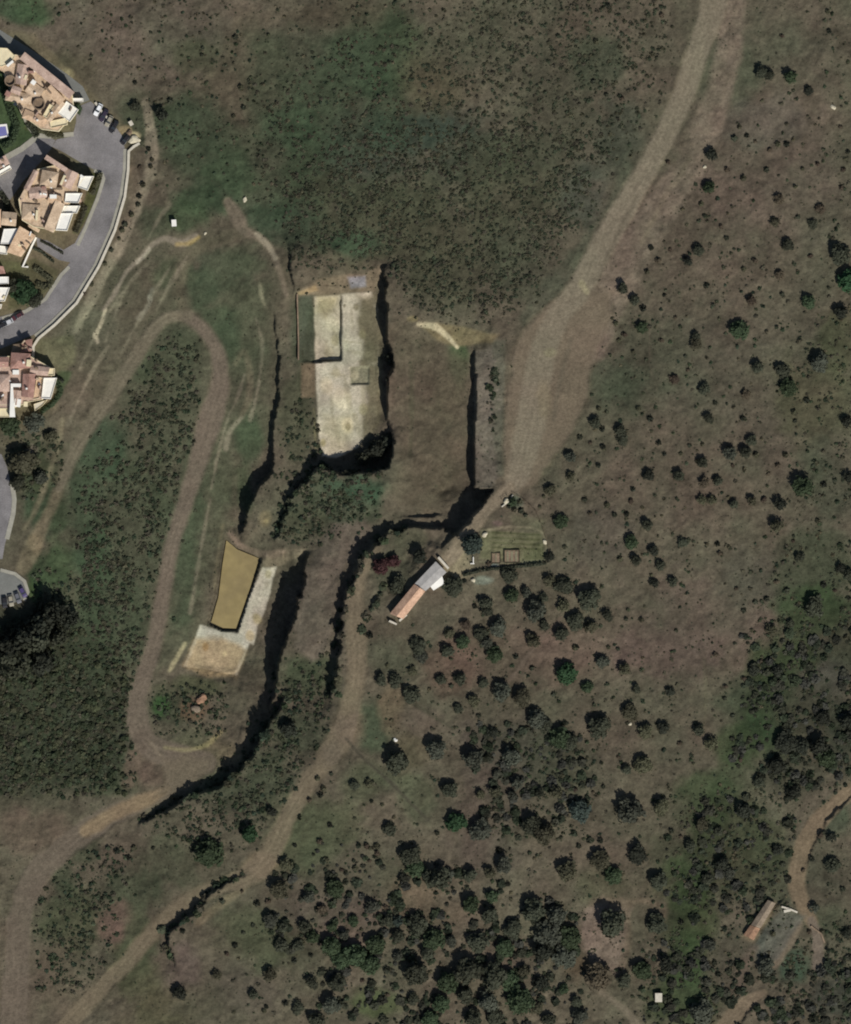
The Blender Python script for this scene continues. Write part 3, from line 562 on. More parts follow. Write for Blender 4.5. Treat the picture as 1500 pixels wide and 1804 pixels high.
# one height field, shared out between ground, tracks, paths and quarry floor
lab = np.zeros((NY, NX), int); names = ['ground']
for k in ('footpath', 'dirt_track', 'quarry_floor'):
    names.append(k); lab[ROADS[k]] = len(names) - 1
idx = np.arange(NX * NY).reshape(NY, NX)
V = np.stack([X(GX), Y(GY), ZT], -1).reshape(-1, 3); C = CLR.reshape(-1, 3)
quad = np.stack([idx[1:, :-1], idx[1:, 1:], idx[:-1, 1:], idx[:-1, :-1]], -1).reshape(-1, 4)
ql = lab[:-1, :-1].ravel()
for li, nm in enumerate(names):
    q = quad[ql == li]
    if nm == 'ground':
        ring = np.concatenate([idx[0, :], idx[1:, -1], idx[-1, -2::-1], idx[-2:0:-1, 0]])
        V2 = [V]; C2 = [C]; F2 = [q]; prev = ring; base = len(V)
        scl = [1.015, 1.035, 1.06, 1.09, 1.13, 1.18, 1.24, 1.31, 1.4, 1.52, 1.68, 1.9, 2.2, 2.7, 3.5, 5, 8, 24]
        nr = vnoise((len(scl), len(ring)), 90, 55, 4, ay=.03); nc = vnoise((len(scl), len(ring)), 60, 56, 4, ay=.03)
        for ri, sc_ in enumerate(scl):
            zz = min(1.0, (ri + 1) / 5); 
            p = V[ring].copy(); p[:, 0] *= sc_; p[:, 1] *= sc_; 
            p[:, 2] = p[:, 2] * (1 - zz) + (-6 + (nr[ri] - .5) * 5 * (sc_ < 6)) * zz
            kk = np.clip((nc[ri] - .3) * 2.5, 0, 1)[:, None]
            cc = C[ring] * (1 - zz) + (A(66, 70, 54) * kk + A(88, 80, 69) * (1 - kk)) * zz
            cur = base + np.arange(len(ring)); base += len(ring)
            V2.append(p); C2.append(cc); F2.append(np.stack([prev, np.roll(prev, -1), np.roll(cur, -1), cur], -1)); prev = cur
        me = mesh_np(nm, np.concatenate(V2), np.concatenate(F2), M_GROUND, np.concatenate(C2), smooth=True)
    else:
        u, inv = np.unique(q, return_inverse=True)
        me = mesh_np(nm, V[u], inv.reshape(-1, 4), M_GROUND, C[u], smooth=True)
    tag(link(bpy.data.objects.new(nm, me)), kind='structure')

# pond
def flat_mesh(name, pts, z, mat, subdiv=False):
    bm = bmesh.new()
    vs = [bm.verts.new((X(a), Y(b), z)) for a, b in pts]
    f = bm.faces.new(vs); f.normal_update()
    if f.normal.z < 0: f.normal_flip()
    bmesh.ops.triangulate(bm, faces=bm.faces[:])
    me = bpy.data.meshes.new(name); bm.to_mesh(me); bm.free(); me.materials.append(mat)
    return me
M_WATER = noisy('silty_water', A(139,124,83), .16, .06, rough=.32, spec=.25, col2=A(127,113,79), scale2=.3)
tag(link(bpy.data.objects.new('pond', flat_mesh('pond', [(398,952),(417,968),(456,984),(440,1036),(415,1108),(392,1107),(371,1097),(384,1052),(391,995)], -19.4, M_WATER))), kind='structure')
# ------------------------------------------------------------------ vegetation
def foliage_material(name, use_tint, col=(.04, .05, .03), var=.35):
    m, t, b = new_mat(name, .85, .15)
    N, L = t.nodes, t.links
    g = N.new('ShaderNodeNewGeometry')
    n1 = N.new('ShaderNodeTexNoise'); n1.inputs['Scale'].default_value = 1.1; n1.inputs['Detail'].default_value = 4
    L.new(g.outputs['Position'], n1.inputs['Vector'])
    mr = N.new('ShaderNodeMapRange'); mr.inputs[1].default_value = .3; mr.inputs[2].default_value = .7; mr.inputs[3].default_value = 1 - var; mr.inputs[4].default_value = 1 + var
    L.new(n1.outputs[0], mr.inputs[0])
    vm = N.new('ShaderNodeVectorMath'); vm.operation = 'SCALE'
    if use_tint:
        at = N.new('ShaderNodeAttribute'); at.attribute_name = 'tint'; L.new(at.outputs['Color'], vm.inputs[0])
    else:
        oi = N.new('ShaderNodeObjectInfo')
        hs = N.new('ShaderNodeHueSaturation'); hs.inputs['Color'].default_value = (*col, 1)
        r1 = N.new('ShaderNodeMapRange'); r1.inputs[3].default_value = .8; r1.inputs[4].default_value = 1.25
        L.new(oi.outputs['Random'], r1.inputs[0]); L.new(r1.outputs[0], hs.inputs['Value'])
        r2 = N.new('ShaderNodeMapRange'); r2.inputs[3].default_value = .488; r2.inputs[4].default_value = .515
        L.new(oi.outputs['Random'], r2.inputs[0]); L.new(r2.outputs[0], hs.inputs['Hue'])
        L.new(hs.outputs[0], vm.inputs[0])
    L.new(mr.outputs[0], vm.inputs[3]); L.new(vm.outputs[0], b.inputs['Base Color'])
    tr = N.new('ShaderNodeBsdfTranslucent'); L.new(vm.outputs[0], tr.inputs['Color'])
    ms = N.new('ShaderNodeMixShader'); ms.inputs[0].default_value = .35
    L.new(b.outputs[0], ms.inputs[1]); L.new(tr.outputs[0], ms.inputs[2]); L.new(ms.outputs[0], N['Material Output'].inputs['Surface'])
    return m

def cards(P, Nn, size, r):
    """leaf sprays: one bent quad per point P facing about Nn"""
    n = len(P)
    a = r.normal(size=(n, 3)); t = np.cross(Nn, a); t /= np.linalg.norm(t, axis=1)[:, None] + 1e-9
    bb = np.cross(Nn, t)
    s = np.asarray(size).reshape(-1, 1)
    k = r.uniform(.6, 1.2, (n, 1))
    v0 = P - t * s - bb * s * k; v1 = P + t * s - bb * s * k * .8; v2 = P + t * s * .8 + bb * s * k; v3 = P - t * s * .9 + bb * s * k * .9
    v2 = v2 + Nn * s * .3; v0 = v0 - Nn * s * .3
    return np.stack([v0, v1, v2, v3], 1).reshape(-1, 3)

def scatter(name, polys, dens, rad, tints, seed, clump_cell=22, clump_pow=1.6, avoid=True, ncard=13, along=None, spread=7, step_=5, flat_h=(.35, .7)):
    """ground-hugging scrub: thousands of low bushes of leaf sprays as one mesh of stuff"""
    r = np.random.default_rng(seed)
    cl = vnoise((NY, NX), clump_cell / STEP, seed + 5, 3)
    allp = []
    block = np.zeros((NY, NX), bool)
    if avoid:
        for mk in ROADS.values(): block |= mk
        block |= flatm
    for poly_, f in polys:
        P = np.array(poly_, float); x0, y0 = P.min(0); x1, y1 = P.max(0)
        n = int((x1 - x0) * (y1 - y0) * MPP * MPP * dens * f * 2.2)
        q = np.stack([r.uniform(x0, x1, n), r.uniform(y0, y1, n)], 1)
        q = q[inside(poly_, q[:, 0] + r.normal(0, 20, n), q[:, 1] + r.normal(0, 20, n))]
        i = np.clip(((q[:, 0] - PX0) / STEP).astype(int), 0, NX - 1); j = np.clip(((q[:, 1] - PY0) / STEP).astype(int), 0, NY - 1)
        c = np.clip((cl[j, i] - .28) / .44, 0, 1) ** clump_pow
        keep = (r.random(len(q)) < c) & ~block[j, i]
        allp.append(q[keep])
    if along:
        for pl in along:
            for (x0, y0), (x1, y1) in zip(pl[:-1], pl[1:]):
                k = max(int(math.hypot(x1 - x0, y1 - y0) / step_), 1); t = r.random(k)
                allp.append(np.stack([x0 + (x1 - x0) * t + r.normal(0, spread, k), y0 + (y1 - y0) * t + r.normal(0, spread, k)], 1))
    q = np.concatenate(allp); n = len(q)
    R = rad[0] + (rad[1] - rad[0]) * r.random(n) ** 2.2
    z = ZG(q[:, 0], q[:, 1])
    th = r.uniform(0, 2 * math.pi, (n, ncard)); u = r.uniform(0.05, 1, (n, ncard)); sr = np.sqrt(1 - u * u)
    D = np.stack([sr * np.cos(th), sr * np.sin(th), u], -1)
    ctr = np.stack([X(q[:, 0]), Y(q[:, 1]), z + R * .1], -1)
    hgt = r.uniform(*flat_h, (n, 1))
    P = ctr[:, None, :] + D * R[:, None, None] * r.uniform(.55, 1.0, (n, ncard, 1)) * np.concatenate([np.ones((n, 2)), hgt], 1)[:, None, :]
    Nn = D * np.array([.6, .6, .8]) + np.array([0, 0, .35]) + r.normal(0, .3, D.shape); Nn /= np.linalg.norm(Nn, axis=-1, keepdims=True)
    sz = (R[:, None] * r.uniform(.28, .5, (n, ncard))).ravel()
    Vv = cards(P.reshape(-1, 3), Nn.reshape(-1, 3), sz, r)
    F = np.arange(len(Vv)).reshape(-1, 4)
    tn = .88 * np.array(tints)[r.integers(0, len(tints), n)] * r.uniform(.7, 1.3, (n, 1))
    cc = np.repeat(tn, ncard * 4, axis=0)
    me = mesh_np(name, Vv, F, M_SCRUB, cc)
    o = link(bpy.data.objects.new(name, me)); o['kind'] = 'stuff'
    return o
M_SCRUB = foliage_material('scrub_leaves', True)
T_DARK = [A(80,82,64), A(74,79,62), A(88,86,67), A(86,82,68), A(76,83,64)]
T_GREEN = [A(63,74,55), A(69,79,57), A(60,71,56), A(76,80,60)]
T_DRY = [A(96,90,70), A(86,82,66), A(76,78,62), A(102,94,76)]
scatter('scrub', [([(520,300),(600,250),(760,220),(1080,250),(1020,390),(960,460),(890,570),(860,572),(730,540),(690,465),(660,462),(540,480),(500,400)], 1.0), ([(720,0),(1190,-20),(1170,160),(1090,290),(760,240),(700,150)], .5), ([(440,300),(480,120),(720,60),(730,240),(540,300),(510,400)], .28)], .85, (.22, .85), T_DARK, 101, 15, .8, flat_h=(.2, .5))
scatter('scrub', [([(-60,-60),(760,-60),(560,150),(500,330),(420,330),(330,300),(230,160),(60,20),(-60,0)], .5), ([(250,150),(340,170),(330,330),(240,330)], .6), ([(560,40),(720,40),(720,260),(560,260)], .7)], .26, (.22, .75), T_GREEN + T_DRY, 103, 24, 1.2)
scatter('scrub', [([(270,590),(350,600),(355,700),(330,820),(300,930),(270,1100),(240,1180),(170,1180),(130,1050),(150,850),(220,740)], 1.2), ([(-60,1180),(100,1170),(240,1190),(215,1290),(225,1380),(100,1410),(-60,1400)], 1.6), ([(130,900),(190,900),(230,1180),(120,1180)], .7)], .5, (.26, 1.05), T_DARK + T_GREEN[:1], 107, 18, .9)
scatter('scrub', [([(-60,1120),(80,1090),(140,1120),(235,1200),(215,1290),(220,1370),(60,1400),(-60,1390)], 1.0)], .28, (.3, 1.4), [A(76,80,58), A(68,76,55), A(82,82,62)], 108, 18, .7, ncard=20, flat_h=(.6, 1.0))
scatter('scrub', [([(540,830),(640,850),(680,880),(600,920),(550,950),(480,960)], 1.5), ([(500,1200),(575,1150),(585,1240),(560,1330),(520,1390),(440,1470),(380,1500),(260,1480),(330,1420),(440,1350)], 1.1), ([(280,1200),(400,1215),(390,1290),(300,1300),(265,1260)], 1.0), ([(70,1540),(240,1490),(210,1580),(150,1750),(60,1750)], .9), ([(530,690),(560,690),(565,800),(500,870),(490,760)], .8), ([(-10,790),(70,760),(110,760),(80,860),(45,880)], 1.2), ([(60,1010),(120,1000),(130,1180),(-20,1190),(-20,1110)], 1.3)], .6, (.26, 1.0), T_GREEN + T_DARK, 109, 14, .8)
scatter('undergrowth', [([(1060,560),(1500,0),(1560,0),(1560,1864),(400,1864),(420,1700),(640,1400),(680,1150),(900,1080),(1010,860)], .2), ([(1330,1000),(1560,900),(1560,1400),(1330,1380)], .9), ([(1180,1400),(1400,1380),(1390,1640),(1180,1640)], 1.0), ([(1400,560),(1560,560),(1560,900),(1400,900)], .8), ([(1130,1640),(1290,1640),(1270,1864),(1130,1864)], .9), ([(1340,1700),(1560,1560),(1560,1864),(1340,1864)], 1.2), ([(840,1270),(1040,1280),(1060,1470),(860,1480)], .9)], .34, (.2, .85), T_DARK + T_GREEN + T_DRY[:2], 113, 20, 1.3)
scatter('weeds', [([(-60,-60),(1560,-60),(1560,1864),(-60,1864)], 1.0)], .10, (.15, .4), T_DRY + T_GREEN + T_DARK, 117, 40, 1.2, ncard=7)

RIMS = [BARRIERS[2][10:], BARRIERS[7][2:], BARRIERS[8], BARRIERS[12], BARRIERS[13]]
scatter('scrub', [], 1, (.4, 1.7), T_DARK + T_GREEN, 131, along=RIMS + [[(868,640),(872,760)]], spread=5, step_=4.2, ncard=16)  # bushes added along cliff rims to make the edges and cast shadows ragged
THICK = [([(1330,1120),(1560,1080),(1560,1400),(1440,1380),(1350,1400),(1290,1330)], 1.0), ([(1190,1420),(1330,1400),(1400,1420),(1390,1560),(1270,1640),(1170,1560)], .7), ([(1150,1660),(1300,1660),(1340,1740),(1240,1864),(1130,1864)], .9), ([(1360,1740),(1560,1650),(1560,1864),(1320,1864)], 1.2), ([(820,1270),(900,1270),(1040,1300),(1060,1480),(880,1480),(830,1380)], .8), ([(480,1540),(640,1480),(860,1560),(1040,1600),(1040,1700),(1010,1864),(560,1864),(600,1760),(470,1660)], .45)]
scatter('undergrowth', THICK, .16, (.5, 1.9), [A(66,68,54), A(60,66,52), A(72,72,60), A(64,72,54), A(76,76,68)], 137, 22, 1.1, ncard=34, flat_h=(.5, .8))
# tree crowns ------------------------------------------------------------------
TONES = {'dark': A(70,72,58), 'olive': A(84,82,64), 'green': A(66,77,55), 'bright': A(58,80,54), 'grey': A(79,81,69), 'brown': A(86,76,63), 'red': A(72,48,48), 'blue': A(66,75,67), 'black': A(56,58,48)}
def crown_mesh(seed, tone, ncards, ragged):
    r = np.random.default_rng(seed)
    nl = int(r.integers(6, 10))
    L = [(0.0, 0.0, .78, .62)]
    for k in range(nl):
        a = 2 * math.pi * (k + r.uniform(-.35, .35)) / nl; d = r.uniform(.38, .62)
        rr = r.uniform(.30, .46) * (1.0 if not ragged else r.uniform(.7, 1.1))
        L.append((d * math.cos(a), d * math.sin(a), r.uniform(.45, .85), rr))
    for k in range(3): L.append((r.uniform(-.3, .3), r.uniform(-.3, .3), r.uniform(.95, 1.2), r.uniform(.28, .4)))
    L = np.array(L)
    wgt = L[:, 3] ** 2; wgt /= wgt.sum()
    li = r.choice(len(L), ncards, p=wgt)
    D = r.normal(size=(ncards, 3)); D /= np.linalg.norm(D, axis=1)[:, None]; D[:, 2] = np.where(D[:, 2] < -.3, -D[:, 2], D[:, 2])
    P = L[li, :3] + D * (L[li, 3] * r.uniform(.7 if not ragged else .45, 1.08, ncards))[:, None]
    Nn = D + r.normal(0, .5, D.shape); Nn /= np.linalg.norm(Nn, axis=1)[:, None]
    Vc = cards(P, Nn, r.uniform(.05, .115, ncards), r)
    Fc = np.arange(len(Vc)).reshape(-1, 4)
    # dense inner twigs: a lumpy body inside each cluster
    bm = bmesh.new()
    for (x, y, z, rr) in L:
        s = bmesh.ops.create_icosphere(bm, subdivisions=1, radius=rr * (.72 if not ragged else .5))
        for v in s['verts']:
            v.co *= r.uniform(.8, 1.2); v.co += Vector((x, y, z))
    bm.verts.ensure_lookup_table()
    Vb = np.array([v.co[:] for v in bm.verts]); Fb = np.array([[v.index for v in f.verts] for f in bm.faces])
    bm.free()
    Fb4 = np.concatenate([Fb, Fb[:, 2:3]], 1)
    me = bpy.data.meshes.new('crown')
    V = np.concatenate([Vc, Vb])
    faces = [tuple(f) for f in Fc] + [tuple(f + len(Vc)) for f in Fb]
    me.from_pydata(V.tolist(), [], faces); me.update()
    me.materials.append(M_TONE[tone])
    return me
M_TONE = {k: foliage_material('leaves_' + k, False, tuple(v), .3) for k, v in TONES.items()}
M_BARK = noisy('bark', A(84,72,60), .3, 3.0)
def trunk_mesh(seed):
    r = np.random.default_rng(seed); bm = bmesh.new()
    def limb(p0, p1, r0, r1):
        p0, p1 = Vector(p0), Vector(p1); d = (p1 - p0).normalized(); a = d.orthogonal().normalized(); b2 = d.cross(a)
        A0 = [bm.verts.new(p0 + (a * math.cos(t) + b2 * math.sin(t)) * r0) for t in np.linspace(0, 2 * math.pi, 8)[:-1]]
        A1 = [bm.verts.new(p1 + (a * math.cos(t) + b2 * math.sin(t)) * r1) for t in np.linspace(0, 2 * math.pi, 8)[:-1]]
        for i in range(7): bm.faces.new((A0[i], A0[(i + 1) % 7], A1[(i + 1) % 7], A1[i]))
        bm.faces.new(A1)
    limb((0, 0, -.25), (.03, .02, .4), .075, .055)
    for k in range(4):
        a = k * 1.57 + r.uniform(-.4, .4)
        limb((.03, .02, .36), (.42 * math.cos(a), .42 * math.sin(a), r.uniform(.6, .85)), .045, .018)
    me = bpy.data.meshes.new('trunk'); bm.to_mesh(me); bm.free(); me.materials.append(M_BARK)
    return me
TRUNKS = [trunk_mesh(s) for s in (1, 2, 3)]
CROWNS = {}
def crown_of(tone, size, variant):
    ragged = variant >= 3
    key = (tone, size, variant)
    if key not in CROWNS:
        CROWNS[key] = crown_mesh(hash((len(tone) * 7 + ord(tone[0]) * 13 + ord(tone[-1]), size, variant)) % 100000, tone, (110, 260, 620)[size], ragged)
    return CROWNS[key]

# (px, py, crown width in survey pixels, tone); L = loose crown
TREES = """1341 130 24 dark|1354 133 20 dark|1391 137 24 green|1423 161 17 black|1253 273 22 black|1248 331 24 green|1372 352 20 brown|1445 368 19 brown|1430 395 18 dark|1364 391 19 olive|1388 432 22 dark|1478 449 34 dark|1373 484 18 brown|1495 494 46 bright|1322 530 19 brown|1424 532 26 green|1230 441 22 dark|1212 462 17 black|1147 437 12 brown|1097 508 22 dark|1117 529 20 dark|1133 544 15 dark|1130 577 22 green|1256 538 14 green|1301 581 34 green|1170 520 10 brown|1244 503 10 dark|1225 593 17 dark|1480 550 26 black|1457 22 13 brown|1460 57 12 green|1377 65 13 brown|1493 268 11 dark|1482 332 10 green|1177 286 9 brown|1309 315 10 dark|1405 383 9 brown|1427 452 9 brown|1377 519 9 brown|1293 245 11 brown|1226 605 23 olive|1207 628 12 black|1115 620 11 dark|1188 668 18 brown|1240 685 22 dark|1333 647 22 dark|1378 653 27 dark|1388 683 30 green|1442 638 34 grey|1313 695 17 brown|1248 737 19 dark|1398 727 15 dark|1125 720 11 dark|1145 738 9 green|1047 745 21 dark|1061 756 16 dark|1092 759 23 dark|1097 775 22 dark|1062 787 14 brown|1212 652 12 olive|1237 783 10 dark|1199 799 9 dark|1285 799 26 grey|1323 775 20 dark|1313 797 21 dark|1331 802 15 dark|1237 815 20 dark|1054 820 16 dark|1142 838 19 black|1195 838 20 dark|1240 850 20 brown|1263 847 18 dark|1235 880 19 olive|1254 881 18 olive|1292 888 17 dark|1323 883 18 olive L|1115 862 17 dark|1111 883 13 dark|1083 907 16 olive|1103 905 15 olive|1140 925 20 dark|1112 955 26 green|1202 956 19 dark|1263 958 17 green|1268 975 17 dark|1283 963 10 dark|1150 970 19 black|1120 987 20 dark|1092 985 15 green|1162 995 19 dark|1152 1027 18 black|1184 1024 18 dark|1147 1013 11 dark|1005 805 22 grey|1005 838 18 olive|1353 835 16 olive|1383 802 17 dark|1372 888 24 black L|1368 925 26 olive L|1397 953 15 black|1413 857 38 green L|1492 840 22 black L|1490 742 22 black L|1037 1053 38 dark|1070 1084 22 dark|1013 1093 30 dark|1040 1103 24 olive|1103 1090 15 brown|1130 1092 11 brown|1297 1037 13 dark|1330 1060 15 olive|1367 1025 13 dark|1433 1067 34 dark L|1357 1108 22 olive L|1072 1140 16 grey|1089 1143 16 dark|1407 982 20 dark L|1480 1000 20 black L|1495 1053 14 black|1490 1123 14 dark|1260 1153 12 olive|832 956 36 blue|968 863 20 olive|951 893 16 brown|958 875 9 brown|989 919 26 green|968 981 20 black|896 1012 28 dark|993 1031 34 dark|901 1049 26 green|926 1044 19 grey|799 1033 36 dark|856 1062 24 dark|858 1076 22 dark|877 1104 32 grey|837 1068 14 dark|944 1075 40 grey|959 1101 20 dark|991 1066 26 olive|989 1115 27 dark|939 1128 26 olive|791 1115 20 olive|816 1131 25 green|788 1147 23 dark|848 1116 26 dark|858 1132 24 grey|871 1152 29 green|737 1137 28 dark|742 1155 24 grey|727 1181 20 olive|820 1099 19 brown|683 1172 13 dark|672 1197 22 dark|696 1199 27 dark|724 1223 28 dark|777 1196 19 dark|811 1196 23 dark|795 1208 10 black|851 1203 19 dark|937 1177 17 dark|909 1156 11 black|997 1184 38 bright|884 1217 36 grey|919 1228 32 olive|740 980 26 black|671 998 30 red|692 988 24 red|700 1030 30 dark L|967 1022 24 olive L|956 1052 18 dark|819 1024 15 green|652 1119 14 dark|862 993 12 blue|903 884 18 green L|808 1247 18 dark|834 1235 22 olive|844 1260 16 grey|866 1290 22 black L|768 1317 36 grey|700 1340 41 dark|792 1390 30 dark|802 1446 36 bright|846 1461 43 grey|1034 1210 22 green|945 1265 36 grey|960 1276 26 dark|985 1298 36 green|1004 1306 30 dark|1055 1278 36 dark|870 1395 22 olive L|846 1398 18 olive L|910 1379 24 grey L|903 1400 20 grey L|978 1394 26 olive|951 1398 20 dark L|1022 1428 38 blue L|938 1450 34 dark L|958 1468 34 olive L|686 1459 27 dark|651 1379 18 olive|625 1382 19 dark|655 1411 14 dark|674 1417 14 dark|835 1335 36 grey L|902 1332 34 grey L|664 1490 13 dark|1109 1252 29 olive|1137 1287 27 olive|1168 1281 23 black|1230 1285 21 dark|1252 1307 26 olive L|1133 1346 33 olive|1103 1354 18 dark|1121 1213 18 dark|1180 1217 18 black|1100 1178 23 olive|1060 1164 25 grey|1326 1180 20 black|1367 1182 22 black|1392 1166 16 black|1382 1307 42 black|1441 1315 36 black L|1452 1332 34 green|1449 1262 28 black L|1492 1270 30 black L|1367 1346 34 black L|1107 1428 48 grey L|1164 1420 29 olive|1234 1451 23 olive|1265 1463 18 dark|1336 1377 20 dark|1398 1393 28 black L|1308 1428 28 black L|1304 1338 17 olive|1183 1463 12 dark|1199 1473 12 dark|1215 1490 22 dark|1123 1504 32 black|1058 1514 33 olive|1080 1541 32 green|1158 1551 31 dark|1272 1520 24 black|1284 1536 24 grey|1246 1547 22 dark|1369 1496 20 black|1464 1473 20 black L|1464 1523 28 dark L|1414 1532 12 black|1078 1623 52 dark|1156 1627 36 dark|1199 1623 16 dark|1054 1717 46 brown|1129 1707 33 green|1100 1725 27 dark|1172 1697 27 black L|1250 1664 23 grey|1361 1644 16 black|1349 1699 28 grey|1234 1783 46 grey L|1295 1728 16 black|1265 1715 16 black|1433 1598 20 grey L|1490 1642 22 black L|505 1523 24 olive|520 1489 13 dark|564 1482 14 dark L|582 1453 12 dark|492 1565 31 olive|473 1588 17 dark|543 1579 24 grey|590 1563 31 green|603 1532 17 dark|624 1516 17 dark|626 1529 16 dark|576 1514 11 olive|568 1601 18 brown|589 1588 12 dark|656 1597 26 grey|680 1597 17 dark|723 1506 38 dark|733 1528 32 green|770 1546 44 dark L|477 1619 29 grey|499 1633 19 dark|537 1632 26 dark|585 1632 19 green|624 1622 20 green|607 1646 20 grey|494 1663 26 dark|526 1664 22 dark|550 1650 26 green|582 1666 34 green|624 1680 42 green|663 1662 34 green|684 1622 24 dark|700 1622 22 blue|701 1648 26 dark|701 1684 19 grey|736 1628 34 dark|764 1653 38 green|795 1656 22 grey|753 1678 26 dark|735 1712 42 dark|788 1728 38 green|778 1766 30 green|758 1794 30 green|728 1759 22 dark|476 1716 24 olive|446 1751 18 dark|550 1731 24 dark|593 1731 32 dark|525 1775 24 dark|585 1769 32 grey|557 1797 28 dark|639 1727 14 brown|683 1752 15 dark|652 1697 34 green|602 1688 36 green|829 1592 30 green|866 1578 25 green|864 1610 30 dark|939 1603 42 dark|979 1611 36 grey|967 1643 46 grey|1002 1648 40 green|996 1685 38 grey|956 1675 36 black L|903 1635 34 dark|889 1667 33 green|841 1659 36 dark|828 1541 25 dark|887 1523 30 grey|863 1537 20 olive|791 1539 24 grey L|879 1497 17 black|999 1533 38 olive L|871 1718 46 dark|897 1725 36 green|824 1707 44 dark|951 1731 28 black L|924 1709 22 olive|820 1752 28 dark|916 1760 46 green|1015 1764 20 dark|993 1741 20 green|860 1765 36 grey L|945 1773 26 olive|1020 1789 28 grey|871 1789 30 dark|967 1795 26 dark|833 1792 30 dark|368 1502 48 green|440 1468 30 bright|270 1495 17 brown|322 1640 16 brown|381 1717 20 olive|316 1750 24 black|546 1409 14 black|560 1371 12 black|584 1363 11 black|479 1429 18 black|508 1283 30 black L|237 187 20 dark|283 201 26 black L|135 190 22 green|92 1078 54 black L|70 1100 50 black L|45 1118 54 black L|15 1138 56 black L|100 1120 40 dark L|62 1125 56 dark L|118 1090 40 black L|75 1165 46 black L|25 1160 60 dark L|40 515 44 bright|22 505 30 dark|62 527 30 dark|62 742 34 grey|18 748 36 green|88 768 24 olive|40 812 50 olive|30 848 30 dark|70 840 28 grey|690 632 26 black L|664 792 40 black L|684 776 30 black L|640 808 28 dark L|684 668 14 dark|1413 1315 26 black|1492 1010 24 dark L"""
TL = []
for t_ in TREES.split('|'):
    f = t_.split(); TL.append([float(f[0]), float(f[1]), float(f[2]), f[3], len(f) > 4])
SHRUBS = """262 262|268 281|266 293|246 294|252 325|245 345|243 360|238 145|232 378|220 395|215 405|210 420|196 440|185 464|161 500|148 516|430 190|415 66|358 85|356 97|425 155|412 205|300 178|1100 40|1165 28|1070 10|1050 75|1045 145|1068 168|1096 175|975 1223|1010 1389|990 1365|966 1378|646 1490|665 1503|651 1516|714 1602|691 1735|688 1709|427 1570|446 1630|429 1643|453 1591|519 1692|548 1682|777 1699|1015 1140|1013 1141|235 1494|227 1512|205 1500|872 1425|771 1467|1089 1333|1197 1309|1340 1165|1310 1195|1278 1209|1276 1230|1290 1260|1045 1395|1063 1385|1020 1490|1040 1480|1058 1480|1014 1390|570 1389|565 1400|533 1660|466 1781|414 1665|400 1680|392 1588|470 1774|503 1767|1430 1512|1447 1640|1425 1640|1484 1565|1445 1470|1385 1350|1320 1300|1290 1300|1330 1250|1310 1075|1350 1055|1385 1040|1428 1080|1450 1030|1470 1040|1404 1065|1440 918|1450 853|1400 742|1420 705|1345 880|1370 820|1290 820|1308 737|1260 710|1215 785|1170 800|1160 780|1030 880|1040 905|1070 890|1022 770|1040 780|1055 720|1090 600|1100 590|1085 570|1165 600|1190 560|1310 475|1330 460|1350 300|1330 250|1370 255|1385 255|1355 265|1302 225|1315 240|1480 225|1485 300|1440 290|1400 330|1280 300|1235 360|1240 380|1270 400|1280 420|1180 440|1160 460|1140 480"""
SL = [tuple(float(v) for v in s_.split()) for s_ in SHRUBS.split('|')]

